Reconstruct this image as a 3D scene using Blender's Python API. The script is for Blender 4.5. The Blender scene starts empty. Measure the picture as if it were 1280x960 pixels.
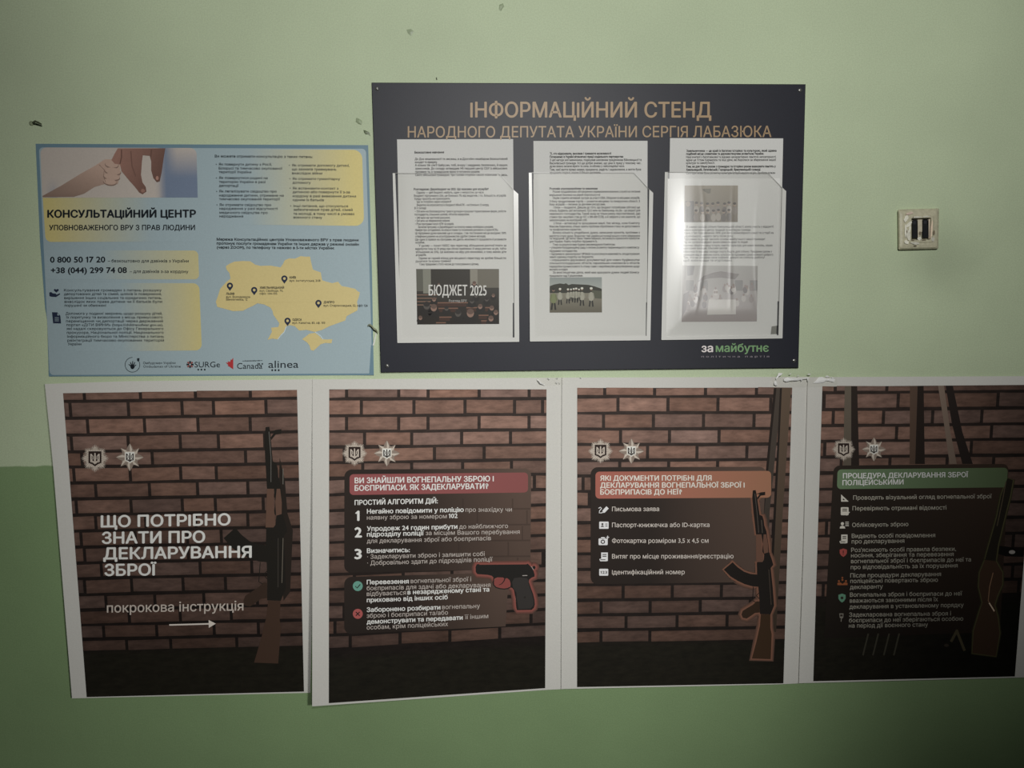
import bpy, math, random
from mathutils import Vector, Euler
from mathutils.geometry import tessellate_polygon

# ------------------------------------------------------------------ camera
SC = bpy.context.scene
COL = SC.collection
FPX = 960.0
cd = bpy.data.cameras.new('camera'); cam = bpy.data.objects.new('camera', cd); COL.objects.link(cam)
cam.location = (0.0, -1.4, 1.6)
cam.rotation_euler = Euler((math.radians(84.7036), math.radians(-0.5918), math.radians(-3.0241)), 'XYZ')
# roll about the view axis first, then pitch, then yaw
from mathutils import Matrix
CM = Matrix.Rotation(math.radians(-3.0241), 3, 'Z') @ Matrix.Rotation(math.radians(84.7036), 3, 'X') @ Matrix.Rotation(math.radians(-0.5918), 3, 'Z')
cam.rotation_euler = CM.to_euler('XYZ')
cd.sensor_fit = 'HORIZONTAL'; cd.sensor_width = 36.0; cd.lens = 36.0 * FPX / 1280.0
cd.clip_start = 0.01
SC.camera = cam

# ------------------------------------------------------------------ world, lights, exposure
W = bpy.data.worlds.new('world'); SC.world = W; W.use_nodes = True
bg = W.node_tree.nodes['Background']; bg.inputs[0].default_value = (0.80, 0.92, 0.86, 1); bg.inputs[1].default_value = 0.004

def spot(name, loc, aim, energy, size_deg, blend, radius, color=(1, 1, 1)):
    l = bpy.data.lights.new(name, 'SPOT'); l.energy = energy; l.spot_size = math.radians(size_deg); l.spot_blend = blend
    l.shadow_soft_size = radius; l.color = color
    o = bpy.data.objects.new(name, l); COL.objects.link(o); o.location = loc
    o.rotation_euler = (Vector(aim) - Vector(loc)).to_track_quat('-Z', 'Y').to_euler()
    return o

spot('window_spot', (0.951, -2.2, 1.803), (-0.355, 0, 0.771), 100, 53.3, 1.0, 0.14, (1.0, 0.99, 0.965))  # spot added for an unseen window behind right, cone fitted to wall falloff
spot('ceiling_lamp', (0.227, -2.1, 2.344), (0.261, 0, 2.064), 116, 78.6, 0.983, 0.14, (1.0, 0.99, 0.965))
SC.view_settings.view_transform = 'Standard'; SC.view_settings.look = 'None'
SC.view_settings.gamma = 1.0; SC.view_settings.use_curve_mapping = False; SC.view_settings.exposure = 0.0

# ------------------------------------------------------------------ mapping and helpers
CL = Vector(cam.location)
def P(px, py, d=0.0):
    """point of the wall (pushed out by d metres) seen at that place of the photograph"""
    v = CM @ Vector(((px - 640) / FPX, -(py - 480) / FPX, -1.0))
    t = (-d - CL.y) / v.y
    return CL + v * t

def s2l(c):
    c /= 255.0
    return c / 12.92 if c <= 0.04045 else ((c + 0.055) / 1.055) ** 2.4
def A(r, g, b, E=1.0):
    """print colour: the sRGB colour it shows under a light level E"""
    return tuple(min(0.9, s2l(x) / E) for x in (r, g, b))
def mix(a, b, t):
    t = max(0.0, min(1.0, t)); return tuple(x + (y - x) * t for x, y in zip(a, b))
def mul(a, k): return tuple(x * k for x in a)
def lerp(a, b, t): return a + (b - a) * t

RND = random.Random(7)
LAY = 0.00022

_tc = bpy.data.curves.new('type', 'FONT'); _to = bpy.data.objects.new('type', _tc); COL.objects.link(_to)
_gc = {}
_tc.fill_mode = 'NONE'
def _loops(s, res):
    _tc.body = s; _tc.offset = 0.0; _tc.resolution_u = res; _tc.size = 1.0
    dg = bpy.context.evaluated_depsgraph_get(); dg.update()
    ev = _to.evaluated_get(dg); m = ev.to_mesh()
    co = [(v.co.x, v.co.y) for v in m.vertices]; nxt = {}
    for e in m.edges:
        a, b = e.vertices; nxt.setdefault(a, []).append(b); nxt.setdefault(b, []).append(a)
    ev.to_mesh_clear()
    seen, out = set(), []
    for v0 in range(len(co)):
        if v0 in seen or v0 not in nxt: continue
        # walk in index order so that the winding of the outline is kept
        lp, v = [], v0
        while v not in seen:
            seen.add(v); lp.append(v)
            c = [w for w in nxt[v] if w not in seen]
            if not c: break
            v = (v + 1) if (v + 1) in c else c[0]
        if len(lp) > 2: out.append([co[i] for i in lp])
    return out
def _area(p): return sum(a[0] * b[1] - b[0] * a[1] for a, b in zip(p, p[1:] + p[:1])) / 2
def _inside(pt, poly):
    r = False
    for (x1, y1), (x2, y2) in zip(poly, poly[1:] + poly[:1]):
        if (y1 > pt[1]) != (y2 > pt[1]) and pt[0] < (x2 - x1) * (pt[1] - y1) / (y2 - y1) + x1: r = not r
    return r
def _split(p, depth=0):
    """cut an outline that crosses itself into simple outlines"""
    n = len(p)
    for i in range(n):
        a, b = p[i], p[(i + 1) % n]
        for j in range(i + 2, n):
            if i == 0 and j == n - 1: continue
            c, d = p[j], p[(j + 1) % n]
            den = (b[0] - a[0]) * (d[1] - c[1]) - (b[1] - a[1]) * (d[0] - c[0])
            if abs(den) < 1e-12: continue
            t = ((c[0] - a[0]) * (d[1] - c[1]) - (c[1] - a[1]) * (d[0] - c[0])) / den
            u = ((c[0] - a[0]) * (b[1] - a[1]) - (c[1] - a[1]) * (b[0] - a[0])) / den
            if 1e-6 < t < 1 - 1e-6 and 1e-6 < u < 1 - 1e-6 and depth < 12:
                x = (a[0] + (b[0] - a[0]) * t, a[1] + (b[1] - a[1]) * t)
                return _split([x] + p[i + 1:j + 1], depth + 1) + _split(p[:i + 1] + [x] + p[j + 1:], depth + 1)
    return [p]
def _fill(loops):
    V, F = [], []
    loops = [q for p in loops for q in _split(p) if abs(_area(q)) > 1e-6]
    if not loops: return V, F
    sg = 1 if _area(max(loops, key=lambda p: abs(_area(p)))) > 0 else -1
    outer = [p for p in loops if _area(p) * sg > 0]; holes = [p for p in loops if _area(p) * sg <= 0]
    for p in outer:
        hs = [h for h in holes if sum(_inside(q, p) for q in h) > .85 * len(h) or (len(outer) == 1)]
        grp = [p] + hs; n0 = len(V); flat = [q for g in grp for q in g]
        V += flat
        for a, b, c in tessellate_polygon([[Vector((x, y, 0)) for x, y in g] for g in grp]):
            n = (flat[b][0] - flat[a][0]) * (flat[c][1] - flat[a][1]) - (flat[b][1] - flat[a][1]) * (flat[c][0] - flat[a][0])
            F.append((n0 + a, n0 + b, n0 + c) if n > 0 else (n0 + a, n0 + c, n0 + b))
    return V, F
def _rects(*rs):
    return [[(x0, y0), (x1, y0), (x1, y1), (x0, y1)] for x0, y0, x1, y1 in rs]
def _mx(s, res): return max(q[0] for p in _loops(s, res) for q in p)
def _glyph(ch, res):
    """one letter and its advance, cached"""
    if (ch, res) in _gc: return _gc[(ch, res)]
    if ch in 'IІ': r = (*_fill(_rects((.075, 0, .165, .682))), .24)
    elif ch == 'Ї': r = (*_fill(_rects((.075, 0, .165, .682), (-.01, .745, .08, .835), (.16, .745, .25, .835))), .24)
    elif ch == '1': r = (*_fill(_rects((.17, 0, .26, .682)) + [[(.03, .535), (.055, .50), (.20, .60), (.20, .682)]]), .36)
    elif ch == '?':
        arc = [math.radians(a) for a in range(165, -61, -15)]
        o_ = [(.26 + .205 * math.cos(a), .49 + .205 * math.sin(a)) for a in arc]; i_ = [(.26 + .115 * math.cos(a), .49 + .115 * math.sin(a)) for a in reversed(arc)]
        r = (*_fill([o_ + [(.305, .285), (.305, .20), (.215, .20), (.215, .33)] + i_] + _rects((.21, 0, .31, .10))), .52)
    elif ch == ' ': r = ([], [], _mx('H H', res) - _mx('HH', res))
    else: r = (*_fill(_loops(ch, res)), _mx(ch + 'H', res) - _mx('H', res))
    _gc[(ch, res)] = r
    return r
def glyphs(s, bold, res):
    V, F, x = [], [], 0.0
    for ch in s:
        vs, fs, adv = _glyph(ch, res); n_ = len(V)
        V += [(a + x, b) for a, b in vs]; F += [tuple(n_ + i for i in f) for f in fs]; x += adv
    return V, F

class PM:
    """collects printed or solid shapes in photograph coordinates on a surface d(px,py), builds ONE mesh"""
    def __init__(self, d=0.0):
        self.d = d if callable(d) else (lambda x, y, _d=d: _d)
        self.v = []; self.f = []; self.c = []; self.clip = None
    def pt(self, x, y, L, col):
        self.v.append(P(x, y, self.d(x, y) + L * LAY)); self.c.append(col); return len(self.v) - 1
    def raw(self, co, col):
        self.v.append(Vector(co)); self.c.append(col); return len(self.v) - 1
    def poly(self, pts, col, L=1):
        """col: colour or function (x,y)->colour"""
        if self.clip:
            x0, y0, x1, y1 = self.clip; pts = [(min(max(x, x0), x1), min(max(y, y0), y1)) for x, y in pts]
        idx = [self.pt(x, y, L, col(x, y) if callable(col) else col) for x, y in pts]
        for t in tessellate_polygon([[Vector((x, -y, 0)) for x, y in pts]]):
            a, b, c = t
            n = (pts[b][0] - pts[a][0]) * (pts[c][1] - pts[a][1]) - (pts[b][1] - pts[a][1]) * (pts[c][0] - pts[a][0])
            self.f.append((idx[a], idx[c], idx[b]) if n > 0 else (idx[a], idx[b], idx[c]))
    def grid(self, q, nx, ny, col, L=1, r=0, corners=(1, 1, 1, 1)):
        """q = TL,TR,BR,BL; r = corner radius in px; col colour or f(u,v)"""
        (ax, ay), (bx, by), (cx, cy), (dx, dy) = q
        w = math.hypot(bx - ax, by - ay); h = math.hypot(dx - ax, dy - ay)
        vs = [j / ny for j in range(ny + 1)]
        if r:
            e = r / h
            k = [1 - math.cos(math.pi / 2 * i / 6) for i in range(7)]
            vs = [e * t for t in k] + [e + (1 - 2 * e) * j / ny for j in range(1, ny)] + [1 - e * t for t in reversed(k)]
        rows = []
        for v in vs:
            il = ir = 0.0
            if r:
                for edge, (cl, cr) in ((v * h, (corners[0], corners[1])), ((1 - v) * h, (corners[3], corners[2]))):
                    if edge < r:
                        ins = (r - math.sqrt(max(0, r * r - (r - edge) ** 2))) / w
                        if cl: il = ins
                        if cr: ir = ins
            row = []
            for i in range(nx + 1):
                u = il + (1 - il - ir) * i / nx
                x = lerp(lerp(ax, bx, u), lerp(dx, cx, u), v); y = lerp(lerp(ay, by, u), lerp(dy, cy, u), v)
                row.append(self.pt(x, y, L, col(u, v) if callable(col) else col))
            rows.append(row)
        for j in range(len(rows) - 1):
            for i in range(nx):
                self.f.append((rows[j][i], rows[j + 1][i], rows[j + 1][i + 1], rows[j][i + 1]))
    def rect(self, x0, y0, x1, y1, col, L=1, nx=1, ny=1, r=0):
        self.grid(((x0, y0), (x1, y0), (x1, y1), (x0, y1)), nx, ny, col, L, r)
    def ell(self, x, y, rx, ry, col, L=1, n=20, rot=0, a0=0, a1=2 * math.pi):
        ca, sa = math.cos(rot), math.sin(rot); pts = []
        m = n if a1 - a0 > 6.2 else n + 1
        for i in range(m):
            t = a0 + (a1 - a0) * i / n
            ex, ey = rx * math.cos(t), ry * math.sin(t)
            pts.append((x + ex * ca - ey * sa, y + ex * sa + ey * ca))
        self.poly(pts, col, L)
    def stroke(self, pts, w, col, L=1, closed=False, w1=None):
        n = len(pts); seg = n if closed else n - 1
        left, right = [], []
        for i in range(n):
            a = pts[(i - 1) % n] if (closed or i > 0) else pts[i]
            b = pts[(i + 1) % n] if (closed or i < n - 1) else pts[i]
            tx, ty = b[0] - a[0], b[1] - a[1]; l = math.hypot(tx, ty) or 1
            ww = w if w1 is None else lerp(w, w1, i / max(1, n - 1))
            nx_, ny_ = -ty / l * ww / 2, tx / l * ww / 2
            cc = col(*pts[i]) if callable(col) else col
            left.append(self.pt(pts[i][0] + nx_, pts[i][1] + ny_, L, cc)); right.append(self.pt(pts[i][0] - nx_, pts[i][1] - ny_, L, cc))
        for i in range(seg):
            j = (i + 1) % n
            self.f.append((left[i], left[j], right[j], right[i]))
    def text(self, s, x0, x1, y0, y1, cap, col, bold=0.0, L=4, res=2):
        vs, fs = glyphs(s, bold, res)
        if not vs: return
        g0 = min(v[0] for v in vs); g1 = max(v[0] for v in vs); k = cap / 0.69
        w = bold * k * 0.95
        strikes = [(0, 0)] if w < .04 else [(-w, 0), (w, 0), (0, -w * .7), (0, w * .7), (0, 0)]
        for n_, (ox, oy) in enumerate(strikes):      # heavy weights are the same letter struck several times
            base = len(self.v)
            for gx, gy in vs:
                u = (gx - g0) / (g1 - g0)
                self.pt(lerp(x0 + w, x1 - w, u) + ox, lerp(y0, y1, u) - gy * k + oy, L + n_ * .05, col)
            self.f += [tuple(base + i for i in f) for f in fs]
    def build(self, name, mat, parent, smooth=False):
        me = bpy.data.meshes.new(name)
        off = Vector(ROOT_LOC.get(top(parent).name, (0, 0, 0))) if parent else Vector((0, 0, 0))
        me.from_pydata([tuple(v - off) for v in self.v], [], self.f)
        at = me.color_attributes.new('ink', 'FLOAT_COLOR', 'POINT')
        flat = []
        for c in self.c: flat += [c[0], c[1], c[2], 1.0]
        at.data.foreach_set('color', flat)
        me.materials.append(mat)
        if smooth: me.polygons.foreach_set('use_smooth', [True] * len(me.polygons))
        o = bpy.data.objects.new(name, me); COL.objects.link(o)
        if parent: o.parent = parent
        return o

ROOT_LOC = {}
def top(o):
    while o.parent: o = o.parent
    return o
def thing(name, label, cat, px, py, d=0.0, group=None):
    o = bpy.data.objects.new(name, None); COL.objects.link(o)
    o.empty_display_size = 0.05
    o.location = P(px, py, d); ROOT_LOC[o.name] = tuple(o.location)
    tag(o, label, cat, group); return o
def tag(o, label, cat=None, group=None):
    o['label'] = label
    if cat: o['category'] = cat
    if group: o['group'] = group
    return o

def interp(pl, t):
    """polyline of (key, value) pairs"""
    if t <= pl[0][0]: return pl[0][1]
    for (a, va), (b, vb) in zip(pl, pl[1:]):
        if t <= b: return lerp(va, vb, (t - a) / (b - a))
    return pl[-1][1]

def sheet(name, mat, parent, left, right, topl, bot, d, col, thick=0.0004, nx=24, ny=30, smooth=True):
    """a sheet bounded by polylines: left/right give x over v (0..1), topl/bot give y over u; a closed thin solid"""
    pm = PM(d)
    def pos(u, v): return lerp(interp(left, v), interp(right, v), u), lerp(interp(topl, u), interp(bot, u), v)
    F = []; B = []
    for j in range(ny + 1):
        rf, rb = [], []
        for i in range(nx + 1):
            x, y = pos(i / nx, j / ny); c = col(x, y) if callable(col) else col
            rf.append(pm.raw(P(x, y, pm.d(x, y)), c)); rb.append(pm.raw(P(x, y, pm.d(x, y)) + Vector((0, thick, 0)), c))
        F.append(rf); B.append(rb)
    for j in range(ny):
        for i in range(nx):
            pm.f.append((F[j][i], F[j + 1][i], F[j + 1][i + 1], F[j][i + 1]))
            pm.f.append((B[j][i], B[j][i + 1], B[j + 1][i + 1], B[j + 1][i]))
    for i in range(nx):
        pm.f.append((F[0][i], F[0][i + 1], B[0][i + 1], B[0][i])); pm.f.append((F[ny][i + 1], F[ny][i], B[ny][i], B[ny][i + 1]))
    for j in range(ny):
        pm.f.append((F[j + 1][0], F[j][0], B[j][0], B[j + 1][0])); pm.f.append((F[j][nx], F[j + 1][nx], B[j + 1][nx], B[j][nx]))
    return pm.build(name, mat, parent, False)

# ------------------------------------------------------------------ materials
def new_mat(name):
    m = bpy.data.materials.new(name); m.use_nodes = True
    return m, m.node_tree.nodes, m.node_tree.links
def ink(name, rough, spec, var=0.0, scale=(40, 40, 40), bump=0.0, bscale=900):
    m, n, l = new_mat(name); b = n['Principled BSDF']
    b.inputs['Roughness'].default_value = rough; b.inputs['Specular IOR Level'].default_value = spec
    a = n.new('ShaderNodeVertexColor'); a.layer_name = 'ink'
    out = a.outputs['Color']
    tc = n.new('ShaderNodeTexCoord')
    if var:
        mp = n.new('ShaderNodeMapping'); mp.inputs['Scale'].default_value = scale; l.new(tc.outputs['Object'], mp.inputs[0])
        nz = n.new('ShaderNodeTexNoise'); nz.inputs['Scale'].default_value = 1.0; nz.inputs['Detail'].default_value = 5; nz.inputs['Roughness'].default_value = 0.65
        l.new(mp.outputs[0], nz.inputs['Vector'])
        mr = n.new('ShaderNodeMapRange'); mr.inputs[1].default_value = 0.3; mr.inputs[2].default_value = 0.7
        mr.inputs[3].default_value = 1 - var; mr.inputs[4].default_value = 1 + var; l.new(nz.outputs['Fac'], mr.inputs[0])
        mx = n.new('ShaderNodeVectorMath'); mx.operation = 'SCALE'; l.new(out, mx.inputs[0]); l.new(mr.outputs[0], mx.inputs['Scale'])
        out = mx.outputs[0]
    l.new(out, b.inputs['Base Color'])
    if bump:
        nb = n.new('ShaderNodeTexNoise'); nb.inputs['Scale'].default_value = bscale; nb.inputs['Detail'].default_value = 3; l.new(tc.outputs['Object'], nb.inputs['Vector'])
        bp = n.new('ShaderNodeBump'); bp.inputs['Strength'].default_value = bump; bp.inputs['Distance'].default_value = 0.001
        l.new(nb.outputs['Fac'], bp.inputs['Height']); l.new(bp.outputs[0], b.inputs['Normal'])
    return m
M_PAPER = ink('white_paper', 0.6, 0.2, 0.035, (400, 400, 400), 0.12, 260)
M_INK = ink('printed_ink', 0.6, 0.2)
M_BRICKINK = ink('printed_brick_picture', 0.6, 0.2, 0.30, (38, 38, 110))
M_LAM = ink('laminated_print', 0.42, 0.35, 0.04, (350, 350, 350), 0.10, 60)
M_BOARD = ink('navy_plastic_board', 0.48, 0.38, 0.12, (500, 500, 500), 0.10, 700)
M_FOIL = ink('gold_lettering', 0.45, 0.4)
M_PLATE = ink('old_plastic', 0.45, 0.5, 0.16, (160, 160, 160), 0.25, 240)
M_PVC = ink('welded_pvc', 0.3, 0.5)
M_TAPE = ink('crumpled_tape', 0.42, 1.0, 0.04, (300, 300, 300))
m, n, l = new_mat('screw_steel'); M_STEEL = m
n['Principled BSDF'].inputs['Base Color'].default_value = (0.42, 0.42, 0.40, 1); n['Principled BSDF'].inputs['Metallic'].default_value = 0.85; n['Principled BSDF'].inputs['Roughness'].default_value = 0.35

def clear(name, tint, rough, fac, veil=0.0):
    m, n, l = new_mat(name); n.remove(n['Principled BSDF'])
    t = n.new('ShaderNodeBsdfTransparent'); t.inputs[0].default_value = (*tint, 1)
    g = n.new('ShaderNodeBsdfGlossy'); g.inputs['Roughness'].default_value = rough; g.inputs[0].default_value = (1, 1, 1, 1)
    x = n.new('ShaderNodeMixShader'); x.inputs[0].default_value = fac
    l.new(t.outputs[0], x.inputs[1]); l.new(g.outputs[0], x.inputs[2])
    last = x
    if veil:
        df = n.new('ShaderNodeBsdfDiffuse'); df.inputs[0].default_value = (0.85, 0.85, 0.83, 1)
        y = n.new('ShaderNodeMixShader'); y.inputs[0].default_value = veil
        l.new(x.outputs[0], y.inputs[1]); l.new(df.outputs[0], y.inputs[2]); last = y
    l.new(last.outputs[0], n['Material Output'].inputs[0])
    return m
M_CLEAR = clear('clear_pocket_film', (0.96, 0.96, 0.95), 0.35, 0.012)
M_GLARE = clear('wrinkled_pocket_film', (0.99, 0.99, 0.98), 0.32, 0.14, 0.06)  # white diffuse veil over this film imitates milky glare
M_TAPECLEAR = clear('clear_tape', (0.985, 0.985, 0.975), 0.30, 0.02)

# wall paint: pale green above, darker oil paint dado below, fine plaster grain
m, n, l = new_mat('green_wall_paint'); M_WALL = m
b = n['Principled BSDF']; b.inputs['Roughness'].default_value = 0.55; b.inputs['Specular IOR Level'].default_value = 0.25
tc = n.new('ShaderNodeTexCoord'); sx = n.new('ShaderNodeSeparateXYZ'); l.new(tc.outputs['Object'], sx.inputs[0])
wn = n.new('ShaderNodeTexNoise'); wn.inputs['Scale'].default_value = 35; l.new(tc.outputs['Object'], wn.inputs['Vector'])
wz = n.new('ShaderNodeMath'); wz.operation = 'MULTIPLY_ADD'; wz.inputs[1].default_value = 0.006; l.new(wn.outputs['Fac'], wz.inputs[0]); l.new(sx.outputs['Z'], wz.inputs[2])
ZLINE = P(30, 583).z + 0.003
st = n.new('ShaderNodeMapRange'); st.inputs[1].default_value = ZLINE - 0.0012; st.inputs[2].default_value = ZLINE + 0.0012; l.new(wz.outputs[0], st.inputs[0])
mixc = n.new('ShaderNodeMix'); mixc.data_type = 'RGBA'; l.new(st.outputs[0], mixc.inputs[0])
mixc.inputs[6].default_value = (0.248, 0.36, 0.178, 1); mixc.inputs[7].default_value = (0.565, 0.66, 0.445, 1)
# blotches and grain
n1 = n.new('ShaderNodeTexNoise'); n1.inputs['Scale'].default_value = 4.5; n1.inputs['Detail'].default_value = 6; l.new(tc.outputs['Object'], n1.inputs['Vector'])
r1 = n.new('ShaderNodeMapRange'); r1.inputs[1].default_value = 0.3; r1.inputs[2].default_value = 0.7; r1.inputs[3].default_value = 0.95; r1.inputs[4].default_value = 1.05; l.new(n1.outputs['Fac'], r1.inputs[0])
n2 = n.new('ShaderNodeTexNoise'); n2.inputs['Scale'].default_value = 420; n2.inputs['Detail'].default_value = 2; l.new(tc.outputs['Object'], n2.inputs['Vector'])
r2 = n.new('ShaderNodeMapRange'); r2.inputs[1].default_value = 0.3; r2.inputs[2].default_value = 0.7; r2.inputs[3].default_value = 0.93; r2.inputs[4].default_value = 1.07; l.new(n2.outputs['Fac'], r2.inputs[0])
mm = n.new('ShaderNodeMath'); mm.operation = 'MULTIPLY'; l.new(r1.outputs[0], mm.inputs[0]); l.new(r2.outputs[0], mm.inputs[1])
# hand grime around the switch
gc = P(1170, 322)
vd = n.new('ShaderNodeVectorMath'); vd.operation = 'DISTANCE'; l.new(tc.outputs['Object'], vd.inputs[0]); vd.inputs[1].default_value = (gc.x, 0, gc.z)
vn = n.new('ShaderNodeMath'); vn.operation = 'MULTIPLY_ADD'; vn.inputs[1].default_value = 0.09; l.new(n1.outputs['Fac'], vn.inputs[0]); l.new(vd.outputs['Value'], vn.inputs[2])
gr = n.new('ShaderNodeMapRange'); gr.interpolation_type = 'SMOOTHSTEP'; gr.inputs[1].default_value = 0.05; gr.inputs[2].default_value = 0.155; gr.inputs[3].default_value = 0.80; gr.inputs[4].default_value = 1.0; l.new(vn.outputs[0], gr.inputs[0])
m3 = n.new('ShaderNodeMath'); m3.operation = 'MULTIPLY'; l.new(mm.outputs[0], m3.inputs[0]); l.new(gr.outputs[0], m3.inputs[1])
sc_ = n.new('ShaderNodeVectorMath'); sc_.operation = 'SCALE'; l.new(mixc.outputs[2], sc_.inputs[0]); l.new(m3.outputs[0], sc_.inputs['Scale'])
l.new(sc_.outputs[0], b.inputs['Base Color'])
n4 = n.new('ShaderNodeTexNoise'); n4.inputs['Scale'].default_value = 18; n4.inputs['Detail'].default_value = 8; l.new(tc.outputs['Object'], n4.inputs['Vector'])
bp = n.new('ShaderNodeBump'); bp.inputs['Strength'].default_value = 0.25; bp.inputs['Distance'].default_value = 0.004; l.new(n4.outputs['Fac'], bp.inputs['Height']); l.new(bp.outputs[0], b.inputs['Normal'])
m, n, l = new_mat('grey_floor'); M_FLOOR = m
n['Principled BSDF'].inputs['Base Color'].default_value = (0.10, 0.09, 0.08, 1); n['Principled BSDF'].inputs['Roughness'].default_value = 0.6

# ------------------------------------------------------------------ the room
def box(name, lo, hi, mat, parent=None):
    pm = PM()
    ids = [pm.raw((x, y, z), (0.5, 0.5, 0.5)) for x in (lo[0], hi[0]) for y in (lo[1], hi[1]) for z in (lo[2], hi[2])]
    pm.f += [(0, 1, 3, 2), (4, 6, 7, 5), (0, 4, 5, 1), (2, 3, 7, 6), (0, 2, 6, 4), (1, 5, 7, 3)]
    return pm.build(name, mat, parent)
o = box('wall_back', (-2.4, 0.0, 0.0), (2.8, 0.12, 2.8), M_WALL); o['kind'] = 'structure'
o = box('floor', (-2.4, -3.2, -0.06), (2.8, 0.12, 0.0), M_FLOOR); o['kind'] = 'structure'

# ================================================================== rifle posters
WHITE = (0.71, 0.70, 0.65)
TXT = (0.72, 0.70, 0.67)

def emblems(root, d, c1, c2, r1, r2, E):
    silver = A(172, 162, 150, .62); pale = A(205, 200, 190, .62); dark = A(40, 30, 26, .62); grey = A(122, 110, 100, .62)
    for k, ((cx, cy), r) in enumerate(((c1, r1), (c2, r2))):
        pm = PM(d)
        if k == 0:
            pts = []
            for i in range(112):
                t = 2 * math.pi * i / 112
                tri = abs(((t * 8 / (2 * math.pi)) + .5) % 1 - .5) * 2
                env = 1.0 - .20 * tri
                rr = r * env * (1.0 if i % 2 == 0 else 0.78)
                pts.append((cx + rr * math.sin(t), cy - rr * math.cos(t)))
            pm.poly(pts, lambda x, y: silver if math.hypot(x - cx, y - cy) > r * .7 else grey, 4)
            pm.ell(cx, cy, r * .66, r * .66, silver, 4.4, 28)
            for i in range(32):
                t = 2 * math.pi * (i + .5) / 32
                pm.stroke([(cx + r * .4 * math.sin(t), cy - r * .4 * math.cos(t)), (cx + r * .86 * math.sin(t), cy - r * .86 * math.cos(t))], .42, grey, 4.8)
        else:
            pts = []
            for i in range(32):
                t = 2 * math.pi * i / 32; k8 = i % 8
                rr = r * {0: 1.0, 1: .80, 2: .62, 3: .66, 4: .95, 5: .66, 6: .62, 7: .80}[k8]
                pts.append((cx + rr * math.sin(t), cy - rr * math.cos(t)))
            pm.poly(pts, grey, 4)
            for i in range(8):
                t = 2 * math.pi * i / 8; rr = r * (1.0 if i % 2 == 0 else .93)
                a = t + .30
                pm.poly([(cx, cy), (cx + rr * math.sin(t), cy - rr * math.cos(t)), (cx + r * .58 * math.sin(a), cy - r * .58 * math.cos(a))], silver, 4.4)
        em = pm.build('star_emblem', M_INK, root)
        # shield with the trident
        s = r * (.40 if k == 0 else .34)
        def S(pts): return [(cx + x * s, cy + y * s) for x, y in pts]
        outer = [(-1, -1.12), (1, -1.12), (1, .70), (.45, .92), (0, 1.25), (-.45, .92), (-1, .70)]
        f_, g_ = (dark, silver) if k == 0 else (pale, dark)
        sm = PM(d)
        sm.poly(S([(x * 1.14, y * 1.12) for x, y in outer]), dark if k == 0 else silver, 5.2)
        sm.poly(S([(x * .98, y * .98) for x, y in outer]), f_, 5.6)
        sm.poly(S([(-.10, -.95), (.10, -.95), (.16, .2), (.10, .95), (0, 1.05), (-.10, .95), (-.16, .2)]), g_, 6)
        for q in (-1, 1):
            sm.stroke(S([(.70 * q, -.80), (.70 * q, .60), (.30 * q, .62), (.12 * q, .85)]), s * .24, g_, 6)
            sm.stroke(S([(.62 * q, -.70), (.36 * q, -.35), (.36 * q, .10), (.62 * q, .30), (.18 * q, .62)]), s * .15, g_, 6.3)
        sm.build('shield', M_INK, em)

def bricks(root, d, q, lines, joints, E, fade, xdark, floor_v, seed, label=None, name='brick_picture', top_k=1.0):
    """q print corners, lines = v of the mortar centres, joints[row] = u of the upright joints"""
    rnd = random.Random(seed)
    brick = A(120, 94, 83, .64); mort = A(48, 39, 35, .66); black = A(22, 20, 14, .55)
    h = math.hypot(q[3][0] - q[0][0], q[3][1] - q[0][1]); w = math.hypot(q[1][0] - q[0][0], q[1][1] - q[0][1])
    def sh(u, v): return top_k * interp([(0, 1.0), (.14, 1.0), (.30, lerp(fade, 1, .66)), (.52, lerp(fade, 1, .30)), (.85, fade)], v) * interp(xdark, u)
    pm = PM(d)
    def bgc(u, v):
        c = mul(mort, sh(u, v)); return mix(c, mul(black, interp(xdark, u)), (v - floor_v + .015) / .03)
    pm.grid(q, 24, 60, bgc, 1)
    def at(u, v): return (lerp(lerp(q[0][0], q[1][0], u), lerp(q[3][0], q[2][0], u), v), lerp(lerp(q[0][1], q[1][1], u), lerp(q[3][1], q[2][1], u), v))
    mv = 2.0 / h; mu = 2.0 / w
    edges = [-mv] + lines
    for r in range(len(edges) - 1):
        v0, v1 = edges[r] + mv, edges[r + 1] - mv
        js = joints.get(r)
        if js is None:
            js = []; x = rnd.uniform(-.1, .15)
            while x < 1: js.append(x); x += rnd.choice((.225, .225, .23, .135)) * 1.0
        js = [-.05] + [j for j in js if 0 < j < 1] + [1.05]
        for a, b in zip(js, js[1:]):
            u0 = max(0, a + mu); u1 = min(1, b - mu)
            if u1 - u0 < .008: continue
            k = rnd.uniform(.76, 1.16); hue = rnd.uniform(-.06, .06); lt = rnd.random()
            def bc(u, v, k=k, hue=hue, lt=lt):
                uu, vv = lerp(u0, u1, u), lerp(v0, v1, v)
                e = 1.0 + .10 * math.sin(u * 5 + lt * 9) * (lt > .5)
                if v < .15 or v > .93: e *= .86
                c = mul(brick, k * e * sh(uu, vv)); return (c[0] * (1 + hue), c[1], c[2] * (1 - hue))
            jx = rnd.uniform(-.002, .002)
            qq = (at(u0, v0 + jx), at(u1, v0), at(u1, v1), at(u0, v1 + jx))
            pm.grid(qq, 5, 4, bc, 2)
    o = pm.build(name, M_BRICKINK, root)
    if label: o['label'] = label
    return o

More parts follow.
